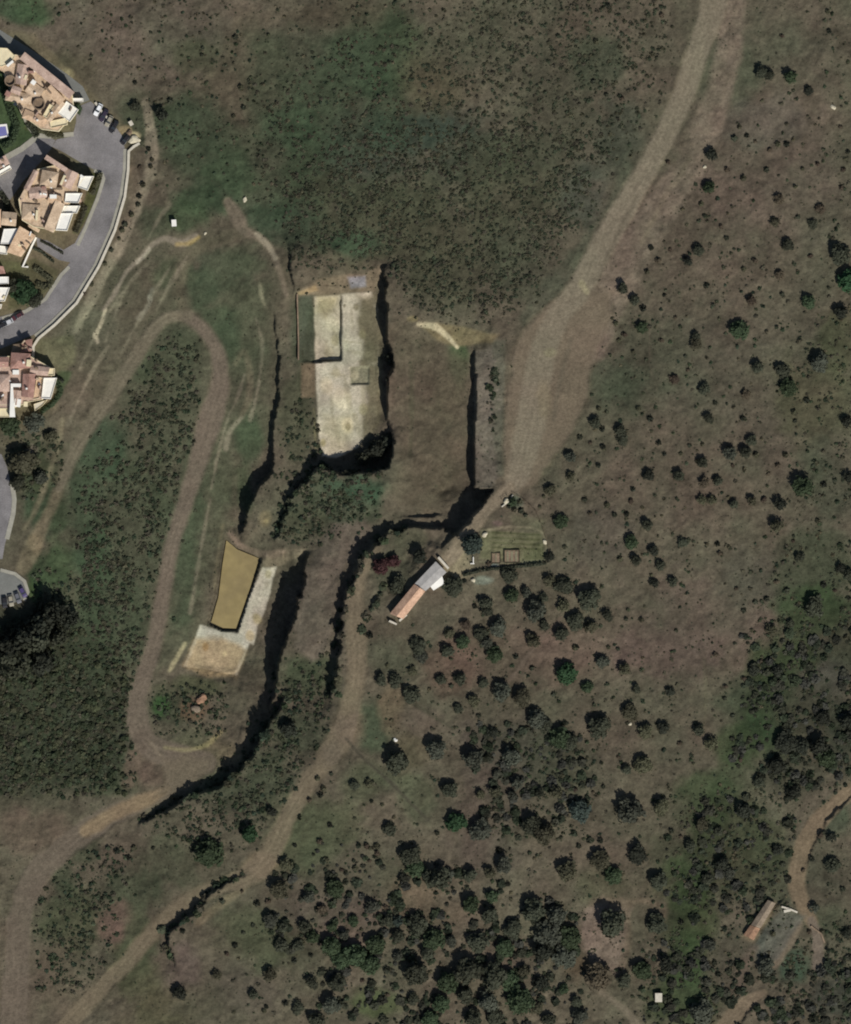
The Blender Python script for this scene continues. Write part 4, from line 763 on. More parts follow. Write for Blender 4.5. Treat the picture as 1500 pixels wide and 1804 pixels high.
# places used to tell one tree from another
PLACES = [((1390,90),'at the upper right, high above the brown slope'),((1250,300),'beside the brown shoulder right of the upper track'),((1400,390),'on the open brown slope at upper right'),((1480,480),'by the right edge near the bright crown'),
 ((1225,455),'right of where the pale track narrows'),((1115,540),'in the row just right of the wide dirt yard'),((1280,560),'mid slope below the upper right bare ground'),((1425,560),'left of the right edge, upper third'),
 ((1215,650),'on the slope level with the deep bench'),((1370,660),'in the twin crowns by the greener right strip'),((1075,765),'at the right rim of the dirt yard'),((1290,790),'around the rust patch mid slope'),((1230,860),'in the knot of crowns mid slope'),
 ((1000,820),'where the dirt yard tapers to a lane'),((1120,900),'right of the garden plot, upper group'),((1130,980),'right of the garden plot, lower group'),((1255,965),'on bare ground right of centre'),((1400,920),'by the dark thicket edge at far right'),((1470,800),'at the far right edge, mid height'),
 ((1330,1050),'beside the green gully at right'),((1450,1060),'in the green gully at far right'),((960,890),'above the garden plot'),((840,960),'beside the turning place by the garden'),((930,1050),'just below the garden hedge'),((800,1040),'beside the white lean-to'),
 ((1020,1080),'in the orchard right of the thin path'),((1090,1140),'on pinkish soil right of the orchard'),((860,1110),'in the orchard below the shed'),((740,1150),'below the tiled end of the shed'),((690,1000),'between the shed and the dark cutting'),((690,1200),'beside the lower track opposite the shed'),
 ((810,1210),'around the bare patch under the orchard'),((900,1220),'at the foot of the thin straight path'),((990,1190),'beside the bright green orchard crown'),((970,1285),'in the dense row below the orchard'),((1060,1280),'right of the dense row'),((770,1320),'in the field below the bare patch'),((690,1350),'by the white stone near the fork'),
 ((870,1380),'in the loose thicket below the dense row'),((820,1450),'in the pair of broad crowns lower middle'),((960,1450),'in the dark thicket lower middle'),((650,1400),'on the field edge right of the lower track'),((570,1380),'beside the lower track below the fork'),((1130,1260),'on the brown slope left of the gully'),((1240,1300),'at the gully head lower right'),((1160,1350),'on bare soil lower right of centre'),
 ((1360,1190),'above the woodland at lower right'),((1410,1310),'in the black woodland at lower right'),((1310,1400),'at the left edge of the woodland'),((1110,1440),'by the broad grey thicket lower right'),((1230,1480),'in the grassy gully lower right'),((1090,1530),'above the pinkish clearing'),((1270,1540),'left of the stony cutting'),((1460,1500),'inside the bend of the tan track'),((1375,1520),'left of the tan track'),
 ((1080,1640),'in the pinkish clearing'),((1100,1715),'at the foot of the pinkish clearing'),((1200,1660),'right of the pinkish clearing'),((1250,1740),'near the pale water tank'),((1370,1680),'in the yard by the stony cutting'),((1480,1640),'at the right edge by the pink spur'),
 ((510,1510),'just right of the lower track junction'),((600,1510),'in the thin upper fringe of the grove'),((730,1520),'at the upper right of the grove'),((500,1590),'in the upper left of the grove'),((600,1580),'in the upper middle of the grove'),((680,1610),'on the pale gap of the grove'),((490,1640),'at the left margin of the grove'),((560,1650),'in the left heart of the grove'),((640,1670),'in the heart of the grove'),((750,1650),'right of the heart of the grove'),((770,1720),'in the lower right of the grove'),((560,1740),'in the lower left of the grove'),((460,1740),'in the field left of the grove'),((700,1750),'at the bottom edge mid grove'),
 ((860,1590),'in the right wing of the grove'),((960,1630),'in the large clump left of the clearing'),((880,1660),'between the grove and the large clump'),((850,1710),'in the lower right wing of the grove'),((940,1740),'under the large clump near the bottom'),((1000,1770),'by the bottom edge left of the short track'),((880,1780),'at the bottom edge under the right wing'),((850,1520),'above the right wing of the grove'),((990,1530),'in the scattered trees above the large clump'),
 ((400,1490),'between the two tracks at lower left'),((310,1700),'by the dark gully at lower left'),((270,1500),'in the weeds left of the big lone tree'),((500,1290),'on the slope right of the ravine'),((260,190),'beside the small path by the car park'),((135,190),'at the corner of the upper terraced house'),((80,1110),'in the black wood by the left edge'),((40,515),'in the garden beside the curving road'),((50,750),'below the lower tiled house'),((45,830),'beside the grey yard at the left edge'),((690,640),'on the rim of the quarry floor')]
def words_size(d):
    m = d * MPP
    return 'tiny' if m < 2.4 else 'small' if m < 3.6 else 'middling' if m < 5.0 else 'broad' if m < 7.0 else 'huge'
TONEW = {'dark':'dark green','olive':'olive','green':'deep green','bright':'bright green','grey':'grey-green','brown':'brownish','red':'dark red','blue':'blue-green','black':'blackish'}
SUFFIX = {2: ['the upper one', 'the lower one'], 3: ['the topmost', 'the middle one', 'the lowest'], 4: ['the topmost', 'second from top', 'third from top', 'the lowest']}
desc = {}
for i, t_ in enumerate(TL):
    d = [math.hypot(t_[0] - p[0][0], t_[1] - p[0][1]) for p in PLACES]
    pl = PLACES[int(np.argmin(d))][1]
    desc.setdefault((words_size(t_[2]), TONEW[t_[3]], t_[4], pl), []).append(i)
LABEL = {}
for (sz, tn, loose, pl), ids in desc.items():
    ids.sort(key=lambda i: TL[i][1])
    for k, i in enumerate(ids):
        s_ = '%s %s %s %s' % (sz, tn, 'ragged tree' if loose else 'round tree', pl)
        if len(ids) > 1:
            suf = SUFFIX.get(len(ids), ['the topmost'] + ['%s from top' % q for q in ('second', 'third', 'fourth', 'fifth', 'sixth', 'seventh')])
            s_ += ', ' + suf[k].replace('the ', '')
        w_ = s_.split()
        if len(w_) > 16: s_ = s_.replace('round tree', 'tree').replace('ragged tree', 'tree').replace('by the right edge near', 'near')
        LABEL[i] = s_
order = sorted(range(len(TL)), key=lambda i: -TL[i][2])
TREE_IDS = set(order[:298]); small_ids = [i for i in order[298:]]
for i in sorted(TREE_IDS):
    px, py, d, tone, loose = TL[i]
    R = d * MPP * .5 * (1.22 if not loose else 1.26)
    size = 0 if d < 16 else 1 if d < 28 else 2
    x, y = X(px) + .03 * R, Y(py) - .06 * R
    z = float(ZG(px + d * .02, py + d * .05))
    root = empty('tree', (x, y, z), LABEL[i], 'tree', 'trees dotted over the slopes')
    rz = random.uniform(0, 6.28); hz = random.uniform(.55, .8) if not (px < 130 and py > 1050) else 1.25
    c = link(bpy.data.objects.new('crown', crown_of(tone, size, random.randrange(3) if not loose else 3 + random.randrange(2))), root)
    t2 = link(bpy.data.objects.new('trunk', random.choice(TRUNKS)), root)
    for o in (c, t2):
        o.rotation_euler = (0, 0, rz); o.scale = (R * random.uniform(.94, 1.06), R * random.uniform(.94, 1.06), R * hz)

def shrub_mesh(seed, tone):
    r = np.random.default_rng(seed); n = 60
    D = r.normal(size=(n, 3)); D /= np.linalg.norm(D, axis=1)[:, None]; D[:, 2] = np.abs(D[:, 2])
    P = D * r.uniform(.5, 1, (n, 1)) * np.array([1, 1, .9]); P[:, 2] += .05
    Nn = D + r.normal(0, .4, D.shape); Nn /= np.linalg.norm(Nn, axis=1)[:, None]
    Vv = cards(P, Nn, r.uniform(.16, .3, n), r)
    return mesh_np('shrub', Vv, np.arange(len(Vv)).reshape(-1, 4), M_TONE[tone])
SHM = [shrub_mesh(40 + k, t_) for k, t_ in enumerate(('dark', 'olive', 'black', 'brown'))]
def shrub(px, py, r_, label, group):
    o = link(bpy.data.objects.new('shrub', random.choice(SHM)))
    o.location = (X(px), Y(py), float(ZG(px, py))); o.scale = (r_, r_, r_); o.rotation_euler = (0, 0, random.uniform(0, 6.28))
    tag(o, label, 'shrub', group)
ZONES = [('roadside', lambda x, y: x < 330 and y < 540, 'small low shrub on the dry verge between the village road and the path', 'shrubs on the village verge'),
 ('north', lambda x, y: y < 240 and x < 1180, 'small dark shrub standing out in the scrub of the upper hillside', 'shrubs of the upper hillside'),
 ('east', lambda x, y: x > 1000 and y < 960, 'small dark shrub dotted over the brown slope right of the pale track', 'shrubs of the brown slope'),
 ('southeast', lambda x, y: x > 1240, 'small dark shrub among the greener woodland at lower right', 'shrubs of the lower right woodland'),
 ('grove', lambda x, y: x > 600, 'small dark shrub between the taller trees of orchard and grove', 'shrubs between the grove trees'),
 ('southwest', lambda x, y: True, 'small dark shrub in the rough fields at lower left', 'shrubs of the lower left fields')]
for (px, py) in SL + [(TL[i][0], TL[i][1]) for i in small_ids]:
    for zn, fn, lb, gr in ZONES:
        if fn(px, py):
            shrub(px, py, random.uniform(.75, 1.25), lb, gr); break
# ------------------------------------------------------------------ village: roads, kerbs, houses, cars
ZV = -8.0
M_ASPH = noisy('asphalt', A(122,118,116), .26, .10, .85, .2, scale2=2.5)
M_ASPH2 = noisy('old_asphalt', A(112,112,106), .14, .15, .85, .2, scale2=2.0)
M_PAVE = noisy('pavement', A(150,146,132), .14, .4, .9)
M_KERB = noisy('kerb_stone', A(192,184,166), .12, .8, .9)
M_WHITE = noisy('white_render', np.array([.80,.77,.69]), .06, .5, .8)
M_CREAM = noisy('cream_render', A(214,200,164), .12, .5, .85)
M_TERR = noisy('terrace_tiles', np.array([.80,.76,.66]), .08, .7, .8)
def tile(name, c, c2): return noisy(name, c, .28, .5, .85, .15, col2=c2, scale2=3.0, bump=.3)
M_TPINK = tile('pink_roof_tiles', A(176,153,137), A(148,124,110))
M_TTAN = tile('tan_roof_tiles', A(190,168,142), A(158,136,112))
M_TRED = tile('red_roof_tiles', A(158,124,111), A(130,98,86))
M_TOR = tile('orange_roof_tiles', A(194,167,138), A(168,140,112))
M_TBR = tile('brown_tiles', A(128,110,90), A(98,84,70))
M_DARK, _, _b = new_mat('window_glass', .15, .5); _b.inputs['Base Color'].default_value = (.03, .035, .04, 1)
M_WOOD = noisy('weathered_wood', A(110,92,72), .25, 2.0)

def sheet(name, pts, z, mat, **kw):
    o = link(bpy.data.objects.new(name, flat_mesh(name, pts, z, mat))); return tag(o, kind='structure', **kw)
def prism(bm, pts, z0, z1):
    P = [(X(a), Y(b)) for a, b in pts]
    ar = sum(P[i][0] * P[(i + 1) % len(P)][1] - P[(i + 1) % len(P)][0] * P[i][1] for i in range(len(P)))
    if ar < 0: P = P[::-1]
    lo = [bm.verts.new((a, b, z0)) for a, b in P]; hi = [bm.verts.new((a, b, z1)) for a, b in P]
    n = len(P)
    for i in range(n): bm.faces.new((lo[i], lo[(i + 1) % n], hi[(i + 1) % n], hi[i]))
    bm.faces.new(hi); bm.faces.new(lo[::-1])
    return P
def fin(bm, name, mat, parent=None, smooth=False):
    bmesh.ops.recalc_face_normals(bm, faces=bm.faces[:])
    me = bpy.data.meshes.new(name); bm.to_mesh(me); bm.free()
    for mm in (mat if isinstance(mat, (list, tuple)) else [mat]): me.materials.append(mm)
    return link(bpy.data.objects.new(name, me), parent)
def wall_line(name, pts, wpx, z0, z1, mat, label, cat):
    """a low wall following a survey polyline (closed strip of real thickness)"""
    P = np.array(pts, float); d = np.gradient(P, axis=0); d /= np.linalg.norm(d, axis=1)[:, None]; nrm = np.stack([-d[:, 1], d[:, 0]], 1)
    Lf = P + nrm * wpx / 2; Rt = P - nrm * wpx / 2
    bm = bmesh.new(); rows = []
    zf = (lambda a, b, z: z) if not callable(z0) else None
    for k in range(len(P)):
        za = z0(P[k][0], P[k][1]) if callable(z0) else z0
        zb = za + (z1 - z0 if not callable(z0) else z1)
        rows.append([bm.verts.new((X(q[0]), Y(q[1]), zz)) for q, zz in ((Lf[k], za), (Rt[k], za), (Rt[k], zb), (Lf[k], zb))])
    for a, b in zip(rows[:-1], rows[1:]):
        for i in range(4): bm.faces.new((a[i], a[(i + 1) % 4], b[(i + 1) % 4], b[i]))
    bm.faces.new(rows[0][::-1]); bm.faces.new(rows[-1])
    o = fin(bm, name, mat)
    if label: tag(o, label, cat)
    else: tag(o, kind='structure')
    return o

# carriageway, side streets, pavements
sheet('road', [(135,188),(160,178),(196,212),(216,240),(220,262),(219,300),(212,345),(194,402),(165,466),(126,528),(88,566),(58,590),(-60,640),(-60,560),(0,558),(44,545),(78,524),(108,480),(124,462),(104,458),(66,434),(64,418),(84,424),(112,440),(132,428),(148,398),(168,350),(181,312),(172,302),(146,288),(112,268),(92,258),(100,245),(128,240),(134,215)], ZV + .05, M_ASPH)
sheet('street', [(-60,14),(0,52),(60,90),(118,130),(146,152),(158,176),(134,186),(120,166),(60,112),(30,96),(-60,60)], ZV + .05, M_ASPH2)
sheet('street', [(-60,290),(0,282),(40,262),(70,240),(98,246),(90,262),(72,285),(40,320),(18,352),(-60,340)], ZV + .09, M_ASPH)
sheet('car_park', [(-60,792),(2,800),(12,822),(17,845),(22,880),(20,920),(8,960),(4,985),(-60,985)], -10 + .05, M_ASPH)
sheet('turning_circle', [(-60,1006),(5,1008),(25,1014),(40,1026),(46,1042),(40,1056),(20,1064),(-60,1068)], -10 + .05, M_ASPH2)
def pave(pts, w, z=ZV, h=.14): return wall_line('pavement', pts, w, z, z + h, M_PAVE, None, None)
pave([(221,262),(220,300),(214,345),(197,403),(168,468),(129,531),(91,569),(62,592)], 7)
pave([(166,300),(180,306),(183,314),(172,350),(152,398),(137,432)], 6)
pave([(122,470),(108,484),(80,527),(46,548),(4,561)], 6)
pave([(64,238),(88,240),(130,236)], 8, ZV, .16)
pave([(0,283),(38,262),(66,240)], 10, ZV, .15)
pave([(20,845),(25,880),(23,905),(12,950)], 8, -10)
pave([(0,1004),(26,1011),(43,1024),(49,1043),(42,1058)], 6, -10)
wall_line('retaining_wall', [(246,252),(236,258),(227,266),(226,300),(220,347),(203,405),(174,470),(135,534),(97,572),(68,596),(59,610),(58,640)], 4.5, ZV - .3, ZV + .9, M_KERB, 'long pale wall following the outer edge of the curving village road', 'wall')
wall_line('low_wall', [(64,418),(56,434),(48,452),(40,470),(50,470)], 3.0, ZV - .2, ZV + 1.1, M_WHITE, 'short white garden wall dropping from the orange roofed house', 'wall')
wall_line('low_wall', [(8,128),(22,166),(40,200),(50,224),(62,238)], 5, ZV - .2, ZV + .7, M_PAVE, 'pale garden wall along the lower side of the upper terraced house', 'wall')
wall_line('parapet_wall', [(195,214),(186,204),(176,192),(168,180)], 4, ZV - .2, ZV + .8, M_KERB, 'pinkish low wall behind the row of parked cars', 'wall')

def building(name, label, blocks, zb, cat='house', wm=None):
    """blocks: (kind, polygon, top, material); kind roof/hip/shed/terrace/flat/well/chimney"""
    cx = np.mean([p[0] for b in blocks for p in b[1]]); cy = np.mean([p[1] for b in blocks for p in b[1]])
    root = empty(name, (X(cx), Y(cy), zb), label, cat)
    inv = Vector((-X(cx), -Y(cy), -zb))
    def put(o):
        for v in o.data.vertices: v.co += inv
        return o
    wb = bmesh.new(); nwin = 0
    for bi, (kind, pts, top, mat) in enumerate(blocks):
        z1 = zb + top + bi * .011
        ctr = np.mean(np.array(pts, float), 0)
        if kind in ('roof', 'shed', 'flat', 'terrace', 'hip'):
            P = prism(wb, pts, zb - .4, z1)
            for i in range(len(P)):                    # windows on every wall long enough
                a, b2 = Vector(P[i]), Vector(P[(i + 1) % len(P)]); L_ = (b2 - a).length
                if L_ < 3.2 or top < 2.6: continue
                d = (b2 - a) / L_; nr = Vector((d.y, -d.x)); k = int(L_ // 3)
                for q in range(k):
                    for fl in range(max(1, int(top // 3))):
                        if nwin >= 60: continue
                        c = a + d * ((q + .5) * L_ / k); zc = zb + 1.5 + fl * 2.9
                        if zc + .8 > z1: continue
                        fb = bmesh.new()
                        def bx(w_, h_, off, mi):
                            vs = [fb.verts.new((c.x + d.x * sx * w_ + nr.x * oo, c.y + d.y * sx * w_ + nr.y * oo, zc + sz_ * h_)) for oo in (-.05, off) for sx, sz_ in ((-1, -1), (1, -1), (1, 1), (-1, 1))]
                            for f in ((4,5,6,7), (0,1,5,4), (1,2,6,5), (2,3,7,6), (3,0,4,7)): fb.faces.new([vs[g] for g in f]).material_index = mi
                        bx(.62, .72, .03, 0); bx(.5, .6, .036, 1)
                        put(fin(fb, 'window', [M_WHITE, M_DARK], root)); nwin += 1
        if kind in ('roof', 'hip', 'shed'):
            Q = np.array(pts, float); Q = ctr + (Q - ctr) * (1 + 2.2 / max(np.ptp(Q[:, 0]), np.ptp(Q[:, 1])))
            if len(Q) == 4:
                e0 = np.linalg.norm(Q[1] - Q[0]); e1 = np.linalg.norm(Q[2] - Q[1])
                if e1 > e0: Q = np.roll(Q, -1, axis=0)
                q0, q1, q2, q3 = Q; span = min(e0, e1) * MPP
                rise = span * .5 * .42
                rb = bmesh.new(); v = lambda p, z: rb.verts.new((X(p[0]), Y(p[1]), z))
                ze = z1 + .004; th = .18
                if kind == 'shed':
                    lo_ = [v(q0, ze), v(q1, ze), v(q2, ze + rise), v(q3, ze + rise)]
                    if (Y(q0[1]) + Y(q1[1])) > (Y(q2[1]) + Y(q3[1])):
                        for a_, zz in zip(lo_, (ze + rise, ze + rise, ze, ze)): a_.co.z = zz
                    hi_ = [rb.verts.new(a_.co + Vector((0, 0, th))) for a_ in lo_]
                    rb.faces.new(lo_[::-1]); rb.faces.new(hi_)
                    for i in range(4): rb.faces.new((lo_[i], lo_[(i + 1) % 4], hi_[(i + 1) % 4], hi_[i]))
                else:
                    ins = 0.0 if kind == 'roof' else .5 * min(e0, e1) / max(e0, e1)
                    r0 = (q0 + q3) / 2; r1 = (q1 + q2) / 2; r0, r1 = r0 + (r1 - r0) * ins, r1 + (r0 - r1) * ins
                    b0 = [v(q, ze) for q in Q]; b1 = [v(q, ze + th) for q in Q]; ra, rc = v(r0, ze + rise + th), v(r1, ze + rise + th)
                    rb.faces.new(b0[::-1])
                    for i in range(4): rb.faces.new((b0[i], b0[(i + 1) % 4], b1[(i + 1) % 4], b1[i]))
                    rb.faces.new((b1[0], b1[1], rc, ra)); rb.faces.new((b1[2], b1[3], ra, rc)); rb.faces.new((b1[1], b1[2], rc)); rb.faces.new((b1[3], b1[0], ra))
                ro = put(fin(rb, 'roof', mat, root))
                if e0 + e1 > 50 and kind != 'shed':
                    cb = bmesh.new(); cc = q0 * .35 + q2 * .65
                    prism(cb, [(cc[0] - 1.6, cc[1] - 1.6), (cc[0] + 1.6, cc[1] - 1.6), (cc[0] + 1.6, cc[1] + 1.6), (cc[0] - 1.6, cc[1] + 1.6)], z1, z1 + rise + 1.0)
                    co = put(fin(cb, 'chimney', M_WHITE, ro))
            else:
                rb = bmesh.new(); prism(rb, [tuple(q) for q in Q], z1 + .004, z1 + .22); put(fin(rb, 'roof', mat, root))
        elif kind in ('terrace', 'flat'):
            Q = np.array(pts, float); Qi = ctr + (Q - ctr) * .985
            rb = bmesh.new(); prism(rb, [tuple(q) for q in Qi], z1 + .004, z1 + .06); put(fin(rb, 'terrace' if kind == 'terrace' else 'flat_roof', mat, root))
            pb = bmesh.new(); hgt = .5 if kind == 'terrace' else .3
            n = len(Q); Qo = ctr + (Q - ctr) * 1.01; sc = 1 - 2.0 / max(np.ptp(Q[:, 0]), np.ptp(Q[:, 1])); Qn = ctr + (Q - ctr) * max(sc, .7)
            for i in range(n):
                prism(pb, [tuple(Qo[i]), tuple(Qo[(i + 1) % n]), tuple(Qn[(i + 1) % n]), tuple(Qn[i])], z1 - .1, z1 + hgt)
            put(fin(pb, 'parapet', M_WHITE if mat in (M_TERR, M_WHITE) else M_CREAM, root))
        elif kind == 'well':
            (px_, py_), rr = pts[0], pts[1][0] - pts[0][0]
            rb = bmesh.new(); n = 24; ring = []
            for rad_, zz in ((rr, z1 - 1.2), (rr, z1), (rr * .78, z1), (rr * .78, z1 - 1.0)):
                ring.append([rb.verts.new((X(px_ + rad_ * math.cos(t)), Y(py_ + rad_ * math.sin(t)), zz)) for t in np.linspace(0, 2 * math.pi, n + 1)[:-1]])
            for a, b2 in zip(ring[:-1], ring[1:]):
                for i in range(n): rb.faces.new((a[i], a[(i + 1) % n], b2[(i + 1) % n], b2[i]))
            rb.faces.new(ring[-1])
            put(fin(rb, 'round_lightwell', mat, root))
        elif kind == 'box':
            rb = bmesh.new(); prism(rb, pts, zb + top - 1.6, z1); put(fin(rb, 'roof_block', mat, root))
    rr = np.random.default_rng(len(label)); base = blocks[0][1]; bx_ = np.array(base, float); tops = blocks[0][2]
    for k in range(26 if len(blocks) > 8 else 8):
        c = bx_.min(0) + rr.random(2) * np.ptp(bx_, axis=0)
        if not inside(base, np.array([c[0]]), np.array([c[1]]))[0]: continue
        rb = bmesh.new(); prism(rb, rect(c[0], c[1], rr.uniform(2.5, 9), rr.uniform(2, 4.5), rr.choice([AN, AN + 90, 22, 112]) + rr.uniform(-5, 5)), zb + tops - .3, zb + tops + rr.uniform(.5, 2.6) + .003 * k)
        put(fin(rb, str(rr.choice(['chimney', 'roof_box', 'parapet'])), [M_WHITE, M_CREAM, M_TBR, M_TPINK, M_TTAN, M_TBR][int(rr.integers(6))], root))
    put(fin(wb, 'wall', wm or M_CREAM, root))
    return root

def rect(cx, cy, l, w_, ang):
    """rectangle in survey pixels; ang in degrees clockwise from +x (down is +y)"""
    a = math.radians(ang); u = np.array([math.cos(a), math.sin(a)]); v = np.array([-math.sin(a), math.cos(a)]); c = np.array([cx, cy], float)
    return [tuple(c - u * l / 2 - v * w_ / 2), tuple(c + u * l / 2 - v * w_ / 2), tuple(c + u * l / 2 + v * w_ / 2), tuple(c - u * l / 2 + v * w_ / 2)]
AN = 36.0
building('apartment_house', 'long terraced house with tan tiled roofs and two round light wells, upper left', [
    ('flat', [(2,96),(42,98),(128,168),(132,200),(104,232),(74,228),(40,204),(8,128),(-12,118),(-12,92)], 4.6, M_TTAN),
    ('shed', rect(84,134,110,15,39), 6.6, M_TPINK),
    ('flat', [(-14,84),(14,86),(28,100),(20,112),(4,118),(-14,116)], 5.9, M_CREAM),
    ('roof', rect(40,132,34,20,100), 5.8, M_TPINK),
    ('roof', rect(62,160,26,22,36), 5.3, M_TTAN),
    ('shed', rect(98,168,34,14,46), 6.0, M_TOR),
    ('hip', rect(34,172,44,18,10), 5.2, M_TTAN),
    ('roof', rect(98,196,40,12,128), 5.5, M_TTAN),
    ('hip', rect(62,208,40,16,22), 5.0, M_TOR),
    ('terrace', rect(121,197,26,26,36), 5.1, M_TERR),
    ('terrace', rect(104,217,30,12,-12), 4.9, M_CREAM),
    ('flat', rect(136,176,22,6,0), 2.3, M_WHITE),
    ('terrace', rect(86,196,8,24,30), 5.6, M_CREAM),
    ('well', [(19,143),(29,143)], 6.3, M_TBR),
    ('well', [(70,184),(81,184)], 6.5, M_TBR),
    ('box', rect(60,146,8,8,36), 7.3, M_WHITE),
    ('box', rect(19,113,14,4,-40), 7.2, M_WHITE),
    ('box', rect(56,128,10,4,0), 7.6, M_TRED),
    ('box', rect(86,160,16,3,48), 7.0, M_TBR),  # brown block standing in for a dark recessed slot in the roof
    ('box', rect(15,166,9,9,30), 6.4, M_TRED),
    ('box', rect(92,224,18,3,0), 3.6, M_WHITE),
    ('roof', rect(30,160,16,12,20), 6.1, M_TPINK),
    ('box', rect(28,184,6,6,36), 6.2, M_DARK)], ZV, 'house')
building('courtyard_house', 'stepped tan roofed house with white terraces inside the road bend', [
    ('flat', [(62,300),(98,292),(150,312),(138,330),(136,345),(108,376),(98,406),(60,400),(40,388),(34,352)], 5.0, M_TTAN),
    ('shed', rect(100,289,42,8,33), 6.9, M_TPINK),
    ('hip', rect(88,316,28,26,10), 6.6, M_TTAN),
    ('roof', rect(56,318,36,9,118), 6.2, M_TPINK),
    ('shed', rect(48,334,34,7,118), 5.7, M_TTAN),
    ('roof', rect(122,316,22,30,24), 6.0, M_TPINK),
    ('roof', rect(68,340,30,20,-8), 5.8, M_TPINK),
    ('hip', rect(56,374,30,26,4), 5.5, M_TTAN),
    ('shed', rect(97,382,52,17,112), 6.3, M_TTAN),
    ('roof', rect(98,352,22,16,20), 6.2, M_TOR),
    ('terrace', [(143,311),(166,311),(155,336),(138,330)], 5.1, M_TERR),
    ('terrace', [(117,341),(146,341),(139,358),(115,357)], 5.4, M_WHITE),
    ('terrace', [(113,363),(142,363),(136,376),(110,374)], 5.1, M_TERR),
    ('terrace', [(108,376),(130,376),(119,407),(99,406)], 5.5, M_WHITE),
    ('box', rect(95,347,12,7,0), 7.6, M_WHITE),
    ('box', rect(106,333,10,4,0), 7.0, M_TBR),
    ('box', rect(78,331,7,4,0), 7.4, M_TRED),
    ('box', rect(112,318,4,18,24), 7.7, M_CREAM),
    ('box', rect(66,380,4,18,4), 7.2, M_CREAM),
    ('box', rect(140,354,8,5,0), 4.6, M_TPINK)], ZV)
building('orange_roof_house', 'orange roofed house with a white flat roof beside the driveway', [
    ('shed', [(36,400),(63,416),(38,452),(14,444)], 5.2, M_TOR),
    ('flat', [(8,404),(36,403),(28,430),(2,430)], 5.6, M_WHITE),
    ('roof', [(6,374),(30,376),(28,398),(4,396)], 5.0, M_TTAN),
    ('hip', rect(-8,385,20,30,0), 5.4, M_TOR),
    ('terrace', rect(2,440,24,14,8), 3.3, M_TERR),
    ('box', rect(60,402,22,6,30), 3.2, M_TTAN)], ZV)
building('white_house', 'flat roofed white house at the left edge beside the dense garden', [
    ('terrace', [(-30,506),(18,507),(9,531),(-30,532)], 5.0, M_WHITE),
    ('flat', [(-30,488),(16,488),(16,500),(-30,502)], 5.8, M_WHITE),
    ('shed', [(-30,468),(6,470),(10,482),(-30,485)], 6.0, M_TRED),
    ('terrace', [(-30,536),(4,536),(2,544),(-30,545)], 3.2, M_WHITE)], ZV)
building('red_roof_house', 'red and pink tiled house with a long cream terrace, below the road', [
    ('flat', [(0,628),(54,628),(90,648),(92,664),(76,704),(52,708),(22,720),(-14,720),(-14,640)], 4.4, M_TPINK),
    ('hip', [(22,622),(54,624),(54,648),(20,650)], 5.6, M_TRED),
    ('roof', [(56,644),(88,648),(84,662),(54,660)], 5.4, M_TPINK),
    ('roof', [(42,660),(64,660),(60,700),(40,698)], 5.8, M_TRED),
    ('hip', rect(4,675,28,28,0), 5.6, M_TPINK),
    ('roof', rect(2,638,26,16,0), 6.0, M_TRED),
    ('roof', [(24,688),(40,690),(36,714),(22,712)], 5.2, M_TPINK),
    ('terrace', [(78,666),(101,666),(90,703),(74,702)], 5.0, M_TERR),
    ('terrace', [(87,649),(97,649),(97,662),(85,662)], 4.9, M_CREAM),
    ('terrace', [(66,664),(76,666),(70,702),(60,704)], 4.8, M_TOR),
    ('box', rect(29,656,11,8,0), 6.3, M_WHITE),
    ('box', rect(52,640,8,12,5), 7.0, M_CREAM),
    ('box', [(20,676),(38,676),(38,682),(20,682)], 6.8, M_WHITE),
    ('box', [(20,682),(24,682),(28,735),(18,735)], 6.5, M_WHITE),
    ('box', rect(32,710,11,14,8), 5.9, M_WHITE),
    ('box', rect(46,712,7,9,0), 4.8, M_CREAM),
    ('flat', rect(6,724,28,22,0), 4.0, M_CREAM),
    ('terrace', [(60,712),(84,704),(76,714),(62,724)], 2.2, M_KERB)], ZV)
building('pergola_shed', 'small reddish lean-to shed at the corner of the road and the pale wall', [
    ('shed', [(40,602),(57,598),(56,618),(38,620)], 2.6, M_TRED), ('shed', [(24,608),(38,606),(36,622),(20,624)], 2.4, M_TBR)], ZV, 'shed')
building('villa', 'pale roofed house edge between the garden pool and the side street', [
    ('shed', rect(-6,292,44,16,-28), 4.6, M_TPINK), ('terrace', rect(2,304,40,7,-30), 3.0, M_WHITE)], ZV)
# garden pool at the left edge
M_POOL = noisy('pool_water', A(112,112,160), .1, .3, .1, .4)
pr = empty('swimming_pool', (X(2), Y(232), ZV), 'small blue violet pool in the shaded garden at the left edge', 'pool')
for nm, pts, z_, m_ in (('water', [(-10,224),(10,222),(13,238),(-10,242)], .12, M_POOL),):
    o = link(bpy.data.objects.new(nm, flat_mesh(nm, pts, z_, m_)), pr)
    for v in o.data.vertices: v.co += Vector((-X(2), -Y(232), 0))
cb = bmesh.new()
for pts in ([(-12,220),(12,218),(10.1,221.9),(-10.1,223.9)], [(12,218),(16,240),(13.1,238.1),(10.1,221.9)], [(16,240),(-12,246),(-10.1,242.1),(13.1,238.1)], [(-12,246),(-12,220),(-10.1,223.9),(-10.1,242.1)]): prism(cb, pts, 0, .25)
o = fin(cb, 'coping', M_WHITE, pr)
for v in o.data.vertices: v.co += Vector((-X(2), -Y(232), 0))

